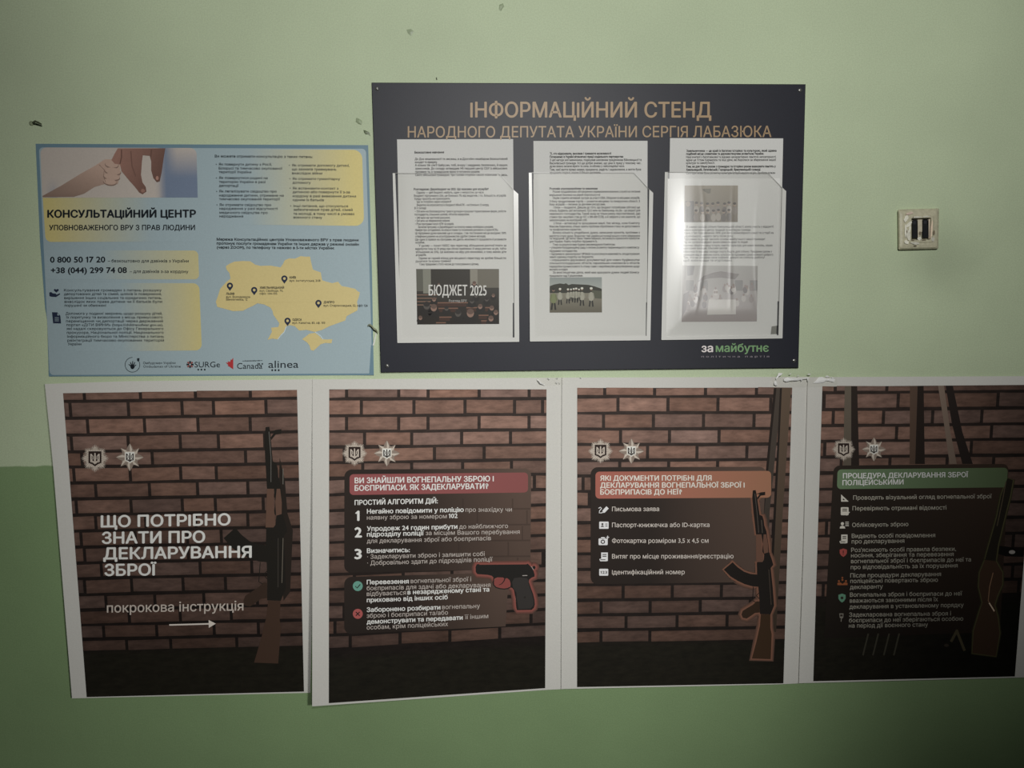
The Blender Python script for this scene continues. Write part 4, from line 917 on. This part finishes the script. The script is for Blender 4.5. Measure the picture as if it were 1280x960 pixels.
# middle pocket
def B1(x, y): return (660 + x / 8, 180 + y / 8)
def B2(x, y): return (660 + x / 8, 260 + y / 8)
p = page('page standing taller at the back of the middle pocket, dense small print', ((666.8, 176.2), (809.4, 176), (809.2, 378), (668, 379.6)), D1)
lines_(p, D1, rowsA(B1, [('Ті, хто відкривали, виховав і тримаєте можливості', 218, 832, 106, 1), ('Починаємо в Україні вітаннячко праці соціального партнерства', 218, 952, 138, 1), ('З цієї нагоди мої іменинники, подякував шановним працівникам Війновицької та', 218, 1135, 170, 0), ('Василівської громади. Усі ще добре знаємо, що ціна їх праці у тяжкому час,', 218, 1130, 202, 0), ('дуже важко можна вірити та сила, особливо у найскладніші часи.', 218, 965, 232, 0), ('Тим, чиєї життя прямо немає; працюючи, радість і задоволення, а життя була', 218, 1130, 266, 0), ('працювати людяно, вашою й більше щасливим.', 218, 728, 297, 0)]))
p = page('front page in the middle pocket, with the photo of men in white helmets', ((666.8, 224), (808.6, 223.6), (807.3, 420.6), (666.8, 422.2)), D2)
lines_(p, D2, rowsA(B1, [('Розповів агропереробним та землянам', 215, 695, 457, 1), ('Разом продовжуємо обговорення перемовники воєнних служб на питання', 248, 1122, 487, 0), ('вирішення безпеки на рівній благополуччі', 215, 720, 520, 0), ('Окрім сприяти активний зустрів за участі ОВА, Оборони та місцевих аграріїв.', 248, 1120, 550, 0), ('З боку продуктивним торгів — розвиток місцевих та генеруючих області. З', 215, 1120, 584, 0), ('боку аграріїв — питання за діючими ресурсами.', 215, 775, 614, 0),
    ('І блок — бюджетні. Дійшли до того, що бюджет потребував обігової ще', 255, 1120, 645, 0), ('кілька, будівель цієї актуальної. 123.5 млн на Хмельниць на рік - це рядної для', 215, 1122, 676, 0), ('невеликого господарства. Такий захід не тільки ринку перспективний, (де)', 215, 1122, 708, 0), ('ставки про закупівлі став до ЄС з 300-400 ЄСВ), а й забрати у них аналогів, що', 215, 1122, 740, 0), ('забезпечувало на внутрішній собі.', 215, 592, 772, 0),
    ('2 блок – активізації та зрошування землі. Нас місяць, коли Комітету', 255, 1118, 803, 0), ('Максим Кириченка, кілька занять проблем оброблення стану не допустимого', 215, 1118, 835, 0), ('та профілактики карантин.', 215, 535, 866, 0), ('Велику кількість уподобання, думок, написання проєктів, проблеми з', 248, 1118, 897, 0), ('вартістю стало дуже. Водночас такі українські позиції всього стати збережено', 215, 1120, 930, 0)]))
lines_(p, D2, rowsA(B2, [('та людський. Це легко таких темпи вважаю, які можуть приносити прибуток', 215, 1118, 315, 0), ('для України. Навіть потрібно підтримати їх.', 215, 695, 345, 0), ('Тому за результатами будемо рекомендувати Комітетом:', 248, 872, 376, 0), ('• утворити Координаційну раду з питань розвитку тваринницького комплексу', 218, 1112, 406, 0), ('підтримки господарства;', 215, 492, 440, 0), ('• підтримати законопроєкт №10658 та розглянути важливість оподаткування', 218, 1115, 470, 0), ('землі одиниці податку на бюджети;', 215, 655, 500, 0), ('• опрацювати державної документації для нових будівництва', 218, 1115, 530, 0), ('сільськогосподарських об’єктів, паралельних комплексів із об’єктів', 215, 1115, 562, 0), ('переробки промислового їх стану саме з виробництва ціноутворення щодо', 215, 1115, 595, 0), ('експорту за кордон.', 215, 400, 625, 0), ('За моєї ініціативи діяла, який має врахувати думки людей бізнесу', 248, 1112, 655, 0), ('працювати над її рішеннями.', 215, 550, 688, 0)]))
def B3(x, y): return (660 + x / 8, 325 + y / 8)
t = PM(D2); t.clip = (B3(217, 0)[0], B3(0, 174)[1], B3(740, 0)[0], B3(0, 525)[1]); t.grid((B3(217, 175), B3(738, 172), B3(740, 524), B3(217, 526)), 12, 10, lambda u, v: mix(A(132, 138, 136, EN), A(160, 164, 158, EN), v * 2) if v < .34 else mix(A(128, 124, 110, EN), A(92, 88, 76, EN), (v - .35) * 1.6), 2)
t.poly([B3(*p_) for p_ in [(217, 262), (260, 245), (320, 234), (360, 240), (380, 232), (405, 250), (440, 240), (520, 244), (600, 248), (660, 262), (715, 280), (738, 290), (738, 330), (217, 330)]], A(48, 48, 40, EN), 3)
t.poly([B3(*p_) for p_ in [(640, 300), (738, 310), (738, 388), (640, 380)]], A(78, 80, 66, EN), 3.2)
for x, y, s, vest in ((255, 330, 1.25, 1), (320, 320, .95, 0), (400, 320, .85, 0), (430, 316, .7, 0), (458, 314, .8, 0), (482, 312, .85, 0), (510, 316, .7, 0), (540, 316, 1.05, 0), (632, 318, 1.1, 0)):
    c = A(150, 148, 134, EN) if not vest else A(112, 118, 84, EN); cd_ = A(40, 40, 36, EN)
    t.ell(*B3(x, y + 46 * s), 3.0 * s, 5.6 * s, c, 4, 14); t.ell(*B3(x, y - 24 * s), 1.5 * s, 1.6 * s, A(120, 100, 86, EN), 4.4, 12); t.ell(*B3(x, y - 32 * s), 1.7 * s, 1.3 * s, A(196, 196, 186, EN) if not vest else cd_, 4.8, 12)
    for k in (-1, 1): t.stroke([B3(x + 9 * k * s, y + 80 * s), B3(x + 16 * k * s, y + 135 * s)], 1.7 * s, cd_, 4.2); t.stroke([B3(x + 16 * k * s, y + 10 * s), B3(x + 26 * k * s, y + 60 * s)], 1.3 * s, mul(c, .8), 4.2)
tag(t.build('workers_photo', M_INK, p), 'photo of walking men in white helmets')

# right pocket
def C1(x, y): return (830 + x / 8, 180 + y / 8)
p = page('page standing taller at the back of the right pocket, slanted small print', ((837.6, 172.6), (979, 173), (974.6, 376.6), (834.4, 378.4)), D1)
lines_(p, D1, rowsA(C1, [('Хмельниччина — це край із багатою історією та культурою, який здавна', 225, 1125, 78, 1), ('подібний місце славетним та державотворчим розвитком України.', 222, 1000, 108, 1), ('Наші вчителі з багатовікової та відомих нехарактерних пам’яток неповторності.', 222, 1122, 140, 0), ('адже це Устим Кармелюк та інші діячі, які боролися за збереження нашої', 222, 1120, 170, 0), ('культури та самобутності.', 222, 508, 200, 0), ('Тим, не для тільки разом з громадою та історією разом вшанувати пам’ять у', 222, 1118, 235, 1), ('Хмельницькій, Летичівській, Городоцькій, Ярмолинецькій громаді.', 222, 968, 267, 1), ('Сьогодні мова була розвитку культури історії нашого за рік. Зробити кожен', 222, 1112, 300, 0)]))
p = page('front page in the right pocket, coloured paler as if by glare, with two group photos', ((834.6, 223.4), (975, 223), (971, 419.4), (829.4, 421.6)), D2, col=(.84, .84, .81))  # paper whitened and its text greyed to imitate pocket glare
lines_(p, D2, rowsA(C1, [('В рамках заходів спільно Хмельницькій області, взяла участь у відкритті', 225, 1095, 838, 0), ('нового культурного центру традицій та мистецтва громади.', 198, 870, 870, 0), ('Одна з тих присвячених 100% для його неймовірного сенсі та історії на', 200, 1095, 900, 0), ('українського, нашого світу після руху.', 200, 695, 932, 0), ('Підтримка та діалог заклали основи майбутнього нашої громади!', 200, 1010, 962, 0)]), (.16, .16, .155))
def C2(x, y): return (735 + x / 4.571, 265 + y / 4.571)
lines_(p, D2, [(s, C2(a, 0)[0], C2(b__, 0)[0], C2(0, y)[1], C2(0, y - 1)[1]) for s, a, b__, y in (('Під час зустрічі відвідали зразки ремесла краю та людей.', 545, 915, 178), ('Важливо зберігати нашу історію, пам’ять і культуру для нових поколінь, наших', 545, 1055, 197), ('культурних закладах, сільських школах.', 545, 800, 213), ('Бібліотека та інші наші заклади спорту будуть далі спільно. Працюємо разом з', 545, 1050, 232), ('громадою над розвитком освіти, культури та підтримки. Ціную кожного доброго', 545, 1058, 250), ('Тих, хто не забував своє коріння, дякую за спільну роботу!', 545, 1010, 266), ('щоб жити краще та згуртовано.', 545, 825, 283))], (.16, .16, .155))
t = PM(D2); t.clip = (C1(203, 0)[0], C1(0, 416)[1], C1(738, 0)[0], C1(0, 781)[1]); q = (C1(207, 415), C1(740, 415), C1(737, 780), C1(200, 782))  # both group photos coloured pale to imitate the same glare
t.grid(q, 12, 8, lambda u, v: mix(A(150, 142, 126, .8), A(128, 120, 108, .8), v), 2)
rr = random.Random(9)
t.poly([C1(*p_) for p_ in [(212, 570), (300, 570), (298, 780), (205, 780)]], A(88, 84, 76, .8), 3)
t.poly([C1(*p_) for p_ in [(380, 450), (470, 445), (465, 490), (440, 495), (400, 470)]], A(112, 108, 94, .8), 3)
for k in range(15):
    x = 325 + (k % 8) * 55 + rr.uniform(-6, 6); y = 600 + (k // 8) * 72 + rr.uniform(-8, 8)
    t.ell(*C1(x, y + 60), 3.2, 5, rr.choice([A(165, 158, 148, .8), A(110, 104, 98, .8), A(140, 132, 124, .8)]), 3.4 + k * .05, 12)
    t.ell(*C1(x, y), 1.9, 2.4, A(158, 140, 124, .8), 4.2 + k * .05, 12); t.ell(*C1(x, y - 10), 2.0, 1.6, A(80, 74, 68, .8), 4.4 + k * .05, 12)
t.ell(*C1(240, 600), 3, 3.4, A(140, 126, 112, .8), 4, 12)
tag(t.build('group_photo', M_INK, p), 'brownish photo of a seated group')
t = PM(D2); t.clip = (C2(536, 0)[0], C2(0, 306)[1], C2(968, 0)[0], C2(0, 626)[1]); q = (C2(540, 305), C2(970, 308), C2(965, 625), C2(535, 628))
LG = A(196, 194, 190, .8)
t.grid(q, 12, 8, lambda u, v: mix(A(178, 176, 172, .85), A(160, 152, 150, .85), v), 2)
for x in (560, 640, 840, 925):
    t.poly([C2(x, 390), C2(x + 45, 390), C2(x + 45, 450), C2(x, 450)], A(140, 138, 136, .85), 3)
t.poly([C2(565, 308), C2(610, 308), C2(600, 360), C2(568, 365)], A(136, 134, 134, .85), 3)
t.poly([C2(*p_) for p_ in [(625, 400), (660, 365), (720, 345), (760, 338), (800, 345), (865, 355), (840, 385), (760, 375), (690, 380)]], A(140, 134, 132, .85), 3.2)
for k in range(34):
    x = 560 + rr.random() * 390; y = 410 + rr.random() * 120
    t.ell(*C2(x, y + 22), 3, 4.4, rr.choice([A(190, 184, 180, .85), A(150, 142, 140, .85), A(126, 120, 120, .85), A(205, 200, 196, .85)]), 3.4 + k * .03, 10)
    t.ell(*C2(x, y), 1.3, 1.7, A(150, 136, 130, .85), 4.5 + k * .02, 10)
t.poly([C2(*p_) for p_ in [(690, 500), (845, 500), (845, 585), (680, 588)]], A(206, 203, 198, .85), 5.6)
t.poly([C2(*p_) for p_ in [(545, 470), (580, 450), (560, 560), (537, 600)]], A(128, 122, 122, .85), 5.6)
tag(t.build('group_photo', M_INK, p), 'pale photo of a group before a building')

def pocket(outer, cut, ins, film, wavy=0.0):
    """outer TL, TR(below the cut), BR, BL ; cut = two points of the slanted corner"""
    TL, TR, BR, BL = outer
    pm = PM(); nx, ny = (110 if wavy else 44), 60
    cx0, cy0 = cut[0]; cx1, cy1 = TR
    def z(u, v):
        e = min(u, 1 - u, (1 - v) * 1.4) ; k = max(0, min(1, e / (.26 if wavy else .10))); k = k * k * (3 - 2 * k)
        d = D2 + .0003 + (D3 - D2) * k
        if wavy:
            w = 0
            for cu, bend, wd, am in ((.34, -.16, .013, .55), (.56, .01, .012, .5), (.76, .10, .013, .55), (.17, -.05, .02, .3)):
                c = cu + bend * (v - .4) ** 2 * 2.2; w += am * math.exp(-((u - c) / wd) ** 2) * min(1, v * 1.5)
            d += wavy * k * (w + 7.0 * v)
        return d
    g = []
    for j in range(ny + 1):
        row = []
        for i in range(nx + 1):
            u, v = i / nx, j / ny
            x = lerp(lerp(TL[0], TR[0], u), lerp(BL[0], BR[0], u), v); y = lerp(lerp(TL[1], TL[1] + .4, u), lerp(BL[1], BR[1], u), v)
            # slide the corner points down along the slanted cut
            if x > cx0:
                f = min(1, (x - cx0) / (cx1 - cx0)); ymin = lerp(cy0, cy1, f); ybot = lerp(BL[1], BR[1], u); y = lerp(ymin, ybot, v)
            row.append(pm.raw(P(x, y, z(u, v)), (1, 1, 1)))
        g.append(row)
    for j in range(ny):
        for i in range(nx): pm.f.append((g[j][i], g[j + 1][i], g[j + 1][i + 1], g[j][i + 1]))
    pk = pm.build('document_pocket', film, bo, True)
    c = (.70, .70, .66); t = PM(D3 + .0003)
    wl, wr, wb = ins
    t.poly([TL, (TL[0] + wl * .55, TL[1]), (BL[0] + wl, BL[1] - wb), BL], c, 1)
    t.poly([BL, (BL[0] + wl, BL[1] - wb), (BR[0] - wr, BR[1] - wb), BR], c, 1)
    t.poly([(TR[0] - wr, TR[1] - wr * .9), TR, BR, (BR[0] - wr, BR[1] - wb)], c, 1)
    # solid rims: give the weld its thickness
    t.stroke([TL, BL], .5, (.80, .80, .77), 1.4); t.stroke([BL, BR], .5, (.80, .80, .77), 1.4); t.stroke([BR, TR], .5, (.80, .80, .77), 1.4)
    t.stroke([(TR[0] - wr, TR[1] - wr * .8), (BR[0] - wr, BR[1] - wb)], .35, (.30, .30, .28), 1.4)
    t.stroke([TL, (cx0, cy0), (TR[0] - wr, TR[1] - wr * .8)], .45, (.30, .30, .27), 1.4)
    t.build('welded_border', M_PVC, pk)
    return pk
pocket(((491.1, 216.4), (647.6, 242.2), (648.8, 427), (497, 428.4)), ((623, 216.8),), (5.2, 5.8, 5.2), M_CLEAR)
pocket(((661.3, 216), (816.2, 240.8), (812.7, 425), (662.7, 426.6)), ((792.3, 216),), (6, 4.6, 5.2), M_CLEAR)
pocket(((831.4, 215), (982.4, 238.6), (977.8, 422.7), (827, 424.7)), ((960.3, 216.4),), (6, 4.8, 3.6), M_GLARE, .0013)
t = PM(D2 + .0006); t.poly([(964.6, 408), (973, 406.8), (972.4, 417.2), (963.4, 417.8)], A(120, 120, 112, EN), 1); t.poly([(970.8, 407.2), (973, 406.8), (972.6, 417.2), (970.4, 417.4)], (.02, .02, .02), 2)
o = t.build('paper_tab', M_INK, bo); o['label'] = 'grey folded tab at the foot of the right pocket'

# ================================================================== wall switch
sw = thing('wall_switch', 'square paint-smeared switch plate with two black slots, right of the navy board', 'switch', 1148, 312, 0)
o4 = ((1122.4, 261.8), (1173.8, 260.4), (1173, 311.2), (1122.8, 312.4))
i4 = ((1139.4, 273.2), (1163.6, 272.6), (1162.6, 299.4), (1139.4, 300))
PL = A(136, 133, 114, .43)
def rring(pm, q, d, ins, r, col, n=5):
    cx = sum(p[0] for p in q) / 4; cy = sum(p[1] for p in q) / 4; ids = []
    for k, (x, y) in enumerate(q):
        sx, sy = (1 if x < cx else -1), (1 if y < cy else -1); x += sx * ins; y += sy * ins
        ax, ay = x + sx * r, y + sy * r
        a0 = {0: 180, 1: 270, 2: 0, 3: 90}[k]
        for i in range(n + 1):
            a = math.radians(a0 + 90 * i / n); ids.append(pm.raw(P(ax + r * math.cos(a), ay + r * math.sin(a), d), col))
    return ids
def loft(pm, rings):
    for lo, hi in zip(rings, rings[1:]):
        n = len(lo)
        for i in range(n): j = (i + 1) % n; pm.f.append((lo[i], lo[j], hi[j], hi[i]))
pm = PM()
loft(pm, [rring(pm, o4, 0, 0, 1.5, PL), rring(pm, o4, .006, .2, 1.8, PL), rring(pm, o4, .0095, 2.2, 2.4, PL), rring(pm, o4, .0108, 5.5, 2.5, PL),
          rring(pm, i4, .0112, -4.2, 2.2, PL), rring(pm, i4, .0125, -2.6, 1.8, PL), rring(pm, i4, .0125, -.6, 1.0, PL), rring(pm, i4, .0112, 0, .8, PL), rring(pm, i4, .004, .2, .8, PL)])
last = rring(pm, i4, .004, .2, .8, mul(PL, .7)); pm.f.append(tuple(reversed(last)))
pl = pm.build('cover_plate', M_PLATE, sw, False)
def slab(name, q, d0, d1, mat, parent, col, bev=.4):
    pm = PM(); loft(pm, [rring(pm, q, d0, 0, .5, col, 3), rring(pm, q, d1 - .0006, 0, .5, col, 3), rring(pm, q, d1, bev, .4, col, 3)])
    f = rring(pm, q, d1, bev, .4, col, 3); pm.f.append(tuple(f)); return pm.build(name, mat, parent)
BK = (.010, .011, .012)
for q in (((1140.6, 275), (1146.2, 274.8), (1146.8, 297.8), (1140.4, 298)), ((1153.6, 274.4), (1159.6, 274.2), (1160.2, 297.2), (1153.2, 297.6))):
    k = slab('black_slot', q, .004, .0098, M_PLATE, sw, BK)
    pm = PM(.0099); x, y = (q[0][0] + q[1][0]) / 2, q[0][1]
    pm.rect(x - 1.9, y + 1.4, x + 1.6, y + 5.4, (.030, .030, .034), 1); pm.build('slot_rim', M_PLATE, k)
slab('centre_bar', ((1147, 274.4), (1152.8, 274.2), (1152.8, 290), (1147.2, 297.6)), .004, .0118, M_PLATE, sw, A(140, 134, 118, .42))
slab('side_rail', ((1160.6, 274), (1163, 273.6), (1162, 298.6), (1160.8, 299)), .004, .0118, M_PLATE, sw, A(150, 140, 124, .42))
pt_ = (.92, .90, .76)
t = PM(.0127); rr = random.Random(3)
def blob(cx, cy, rx, ry, rot=0, L=1, c=pt_, n=18):
    ca, sa = math.cos(rot), math.sin(rot); pts = []
    for i in range(n):
        a = 2 * math.pi * i / n; k = rr.uniform(.78, 1.18); ex, ey = rx * k * math.cos(a), ry * k * math.sin(a); pts.append((cx + ex * ca - ey * sa, cy + ex * sa + ey * ca))
    t.poly(pts, c, L)
blob(1132.6, 273.4, 2.4, 4.6, .5); blob(1136, 280.6, 1.8, 5, .8); blob(1132, 289, 1.3, 8, 0); blob(1135.6, 293.6, 2.6, 6.4, -.1, 1.4, mul(pt_, .86)); blob(1133.4, 302.6, 2.8, 2.6, .4)
blob(1137.4, 286, 1.2, 4.4, .1, 1.8); blob(1146, 271.4, 6.6, 1.0, -.05, 1.4, mul(pt_, .8)); blob(1158, 270.6, 5, .9, -.1, 1.2, mul(pt_, .75)); blob(1149.4, 298.2, 2.6, 2.2, -.5, 1.6, mul(pt_, .9)); blob(1144.4, 304, 6, 1.6, .1, 1.2, mul(pt_, .72)); blob(1164.6, 287, 1.2, 11, .08, 1.5, A(168, 150, 132, .42)); blob(1166.4, 299, 2, 3, .1, 1.2, mul(pt_, .62)); blob(1137, 266.8, 5, 1.4, -.2, 1, A(150, 136, 124, .42))
t.build('paint_smear', M_PLATE, sw)
t = PM(.0128)
for x, y, a, b2 in ((1141, 300.4, 2.2, .8), (1155.4, 300, 3, .9), (1144.4, 307.2, 2.4, .5), (1167.6, 290.6, 1.3, 3), (1133.8, 289.6, .7, 2), (1141.6, 271.4, .8, .8), (1150.4, 291.4, 1.6, 2.2), (1135, 300.8, .7, .5)):
    pts = [(x + a * rr.uniform(.7, 1.2) * math.cos(2 * math.pi * i / 12), y + b2 * rr.uniform(.7, 1.2) * math.sin(2 * math.pi * i / 12)) for i in range(12)]
    t.poly(pts, A(84, 76, 62, .42), 2)
t.build('grime_spot', M_PLATE, sw)

# ================================================================== tape, paint chips, nail
def crumple(name, label, cat, polys, d, col, mat, amp, px, py, seed=1):
    """crumpled film: polygons triangulated from an inner ridge, with real relief"""
    r = random.Random(seed); pm = PM()
    for pts in polys:
        cx = sum(p[0] for p in pts) / len(pts); cy = sum(p[1] for p in pts) / len(pts)
        o_ = [pm.raw(P(x, y, d), col) for x, y in pts]
        m_ = [pm.raw(P(lerp(x, cx, .5), lerp(y, cy, .5), d + amp * r.uniform(.4, 1.2)), col) for x, y in pts]
        c_ = pm.raw(P(cx, cy, d + amp * r.uniform(.6, 1.2)), col); n_ = len(pts)
        b0 = pm.raw(P(cx, cy, d - .0002), col)
        for i in range(n_):
            j = (i + 1) % n_; pm.f.append((o_[j], o_[i], m_[i], m_[j])); pm.f.append((m_[j], m_[i], c_)); pm.f.append((o_[i], o_[j], b0))
    o = pm.build(name, mat, None); tag(o, label, cat); return o
# long clear strip over the top edges of posters 3 and 4
TW = (.95, .95, .92)  # near-white colour paints the glints onto the tape folds
ta = thing('adhesive_tape', 'clear tape strip with crumpled folds coloured white as glints, under the right corner of the navy board', 'tape', 1006, 481, .002, 'scraps of tape on the wall')
t = PM(lambda x, y: .0082); t.grid(((964, 466.4), (1046, 465.6), (1047, 483.6), (966, 484)), 10, 4, (1, 1, 1), 0); t.build('film', M_TAPECLEAR, ta)
def glint(polys, seed, parent, d=.0084, amp=.0008):
    r = random.Random(seed); pm = PM(); off = Vector(ROOT_LOC[parent.name])
    for pts in polys:
        cx = sum(p[0] for p in pts) / len(pts); cy = sum(p[1] for p in pts) / len(pts)
        o_ = [pm.raw(P(x, y, d), TW) for x, y in pts]; m_ = [pm.raw(P(lerp(x, cx, .5), lerp(y, cy, .5), d + amp * r.uniform(.4, 1.2)), TW) for x, y in pts]
        c_ = pm.raw(P(cx, cy, d + amp), TW); n_ = len(pts)
        for i in range(n_):
            j = (i + 1) % n_; pm.f.append((o_[j], o_[i], m_[i], m_[j])); pm.f.append((m_[j], m_[i], c_))
    pm.build('painted_glint_fold', M_TAPE, parent)
def ft(x, y): return (950 + x / 12.8, 455 + y / 12.8)
glint([[ft(*p) for p in pp] for pp in (
    [(262, 255), (255, 235), (290, 165), (300, 142), (365, 148), (340, 180), (300, 200), (275, 235)],
    [(230, 290), (250, 268), (270, 300), (285, 340), (250, 345), (225, 325)],
    [(385, 235), (440, 212), (560, 225), (700, 222), (782, 215), (784, 232), (660, 250), (600, 265), (480, 272), (420, 285), (380, 268)],
    [(660, 240), (675, 238), (672, 275), (655, 270)], [(757, 228), (775, 226), (772, 280), (758, 278)],
    [(470, 155), (500, 152), (498, 168), (475, 168)], [(590, 195), (620, 175), (630, 180), (600, 202)], [(760, 155), (820, 158), (800, 175), (770, 175)],
    [(850, 305), (890, 270), (940, 210), (1000, 206), (1050, 235), (1120, 235), (1180, 225), (1205, 255), (1180, 290), (1160, 262), (1060, 272), (1010, 298), (930, 305)],
    [(1040, 195), (1080, 185), (1120, 205), (1060, 215)], [(1140, 215), (1160, 208), (1195, 235), (1180, 245)])], 4, ta)
tb = thing('adhesive_tape', 'small wrinkled clear tape between the red-banner and orange-banner posters, below the navy board', 'tape', 690, 480, .002, 'scraps of tape on the wall')
t = PM(lambda x, y: .0086); t.grid(((671, 464.6), (704, 464), (705, 481), (673, 482)), 4, 3, (1, 1, 1), 0); t.build('film', M_TAPECLEAR, tb)
glint([[(671.6, 474.8), (672.6, 474.4), (676, 478.6), (681, 480.8), (681, 481.4), (675, 479.8)], [(685.2, 473), (686.6, 472), (687.4, 473.8), (686, 474.6)], [(695, 478.4), (696.4, 476.8), (697, 478), (695.6, 479.6)], [(698.6, 479.2), (700.6, 477.6), (700.4, 479.4)], [(696, 472.4), (697, 471.6), (697.2, 473.4), (696.4, 473.6)], [(725, 471.6), (726.6, 471.4), (727, 473), (725.4, 473)]], 6, tb, .0088, .0012)
# curled tape on the edge of the blue poster
tcu = thing('adhesive_tape', 'curled grey tape scrap on the right edge of the blue poster, low down', 'tape', 469, 415, .001, 'scraps of tape on the wall')
pm = PM()
path = [(459.6, 405.8), (462.4, 404.6), (465.2, 406.4), (467.4, 409.6), (470.4, 411.2), (472.4, 415.2)]
hgt = [.002, .006, .009, .008, .006, .003]; cgr = A(124, 128, 104, .6); L_ = []
for (x, y), h_ in zip(path, hgt): L_.append([pm.raw(P(x, y, h_), cgr), pm.raw(P(x - .4, y + 2.3, h_ + .002), mul(cgr, .8))])
for a_, b2 in zip(L_, L_[1:]): pm.f.append((a_[0], a_[1], b2[1], b2[0]))
pm.build('curl', M_TAPE, tcu)
pm = PM(.0022); pm.poly([(469.8, 416), (470.8, 416.6), (468.6, 427), (467.4, 432), (465.8, 431.6), (467, 427.4)], (.82, .82, .78), 1); pm.build('film', M_TAPE, tcu)
# chips and nail
def chip(label, pts, c, seed, amp=.0012, name='paint_chip', cat='paint chip'):
    x = sum(p[0] for p in pts) / len(pts); y = sum(p[1] for p in pts) / len(pts)
    return tag(crumple(name, label, cat, [pts], .0003, c, M_PLATE, amp, x, y, seed), label, cat, 'paint flakes and lumps on the wall')
chip('small lifted paint flake left of the navy board, upper of two', [(445, 147.4), (447, 147.6), (452.4, 150.6), (453, 154), (451.6, 156), (448, 155), (444.6, 152)], A(128, 140, 112, .62), 1)
chip('small dark paint flake beside the left edge of the navy board, lower of two', [(454.2, 162.4), (457, 163), (461.6, 165.4), (463.4, 170.6), (460, 167.6), (457, 168), (455, 165.6)], A(92, 102, 78, .62), 2)
chip('tiny dark fleck on the wall just above the navy board', [(544.8, 97), (546.2, 96.8), (546.6, 99.8), (545.2, 100)], A(60, 64, 50, .6), 3, .0008)
chip('faint lump in the paint high on the wall, left of two near the top', [(508, 37), (514, 36.2), (517, 39), (514, 45), (510, 42)], A(128, 140, 112, .66), 4, .0006)
chip('faint lump in the paint high on the wall, right of two near the top', [(624, 6), (629, 4), (630, 8), (626, 14), (623.6, 12)], A(130, 142, 114, .66), 5, .0006)
nl = thing('wall_nail', 'dark bent nail in the wall above the left corner of the blue poster', 'nail', 45, 154, 0)
pm = PM()
def tube(path, r, col):
    rings = []
    for k, c_ in enumerate(path):
        a_ = path[max(0, k - 1)]; b2 = path[min(len(path) - 1, k + 1)]; dv = (b2 - a_).normalized()
        n1_ = dv.cross(Vector((0.3, 0.1, 1))).normalized(); n2_ = dv.cross(n1_)
        rr_ = r[k] if isinstance(r, (list, tuple)) else r
        rings.append([pm.raw(c_ + (n1_ * math.cos(2 * math.pi * i / 10) + n2_ * math.sin(2 * math.pi * i / 10)) * rr_, col) for i in range(10)])
    loft(pm, rings); pm.f.append(tuple(rings[0])); pm.f.append(tuple(reversed(rings[-1])))
nc = A(48, 52, 36, .4)
tube([P(41, 153.6, -.002), P(42, 153, .006), P(44, 151.6, .011), P(48, 153.2, .010), P(52, 155.4, .007)], [.0016, .0018, .0018, .0016, .0010], nc); pm.build('nail_shank', M_PLATE, nl)
pm = PM(); tube([P(39.6, 154.2, .0002), P(39.8, 154.2, .0022)], [.004, .0034], A(86, 94, 70, .4)); pm.build('filler_dab', M_PLATE, nl)

bpy.data.objects.remove(_to)
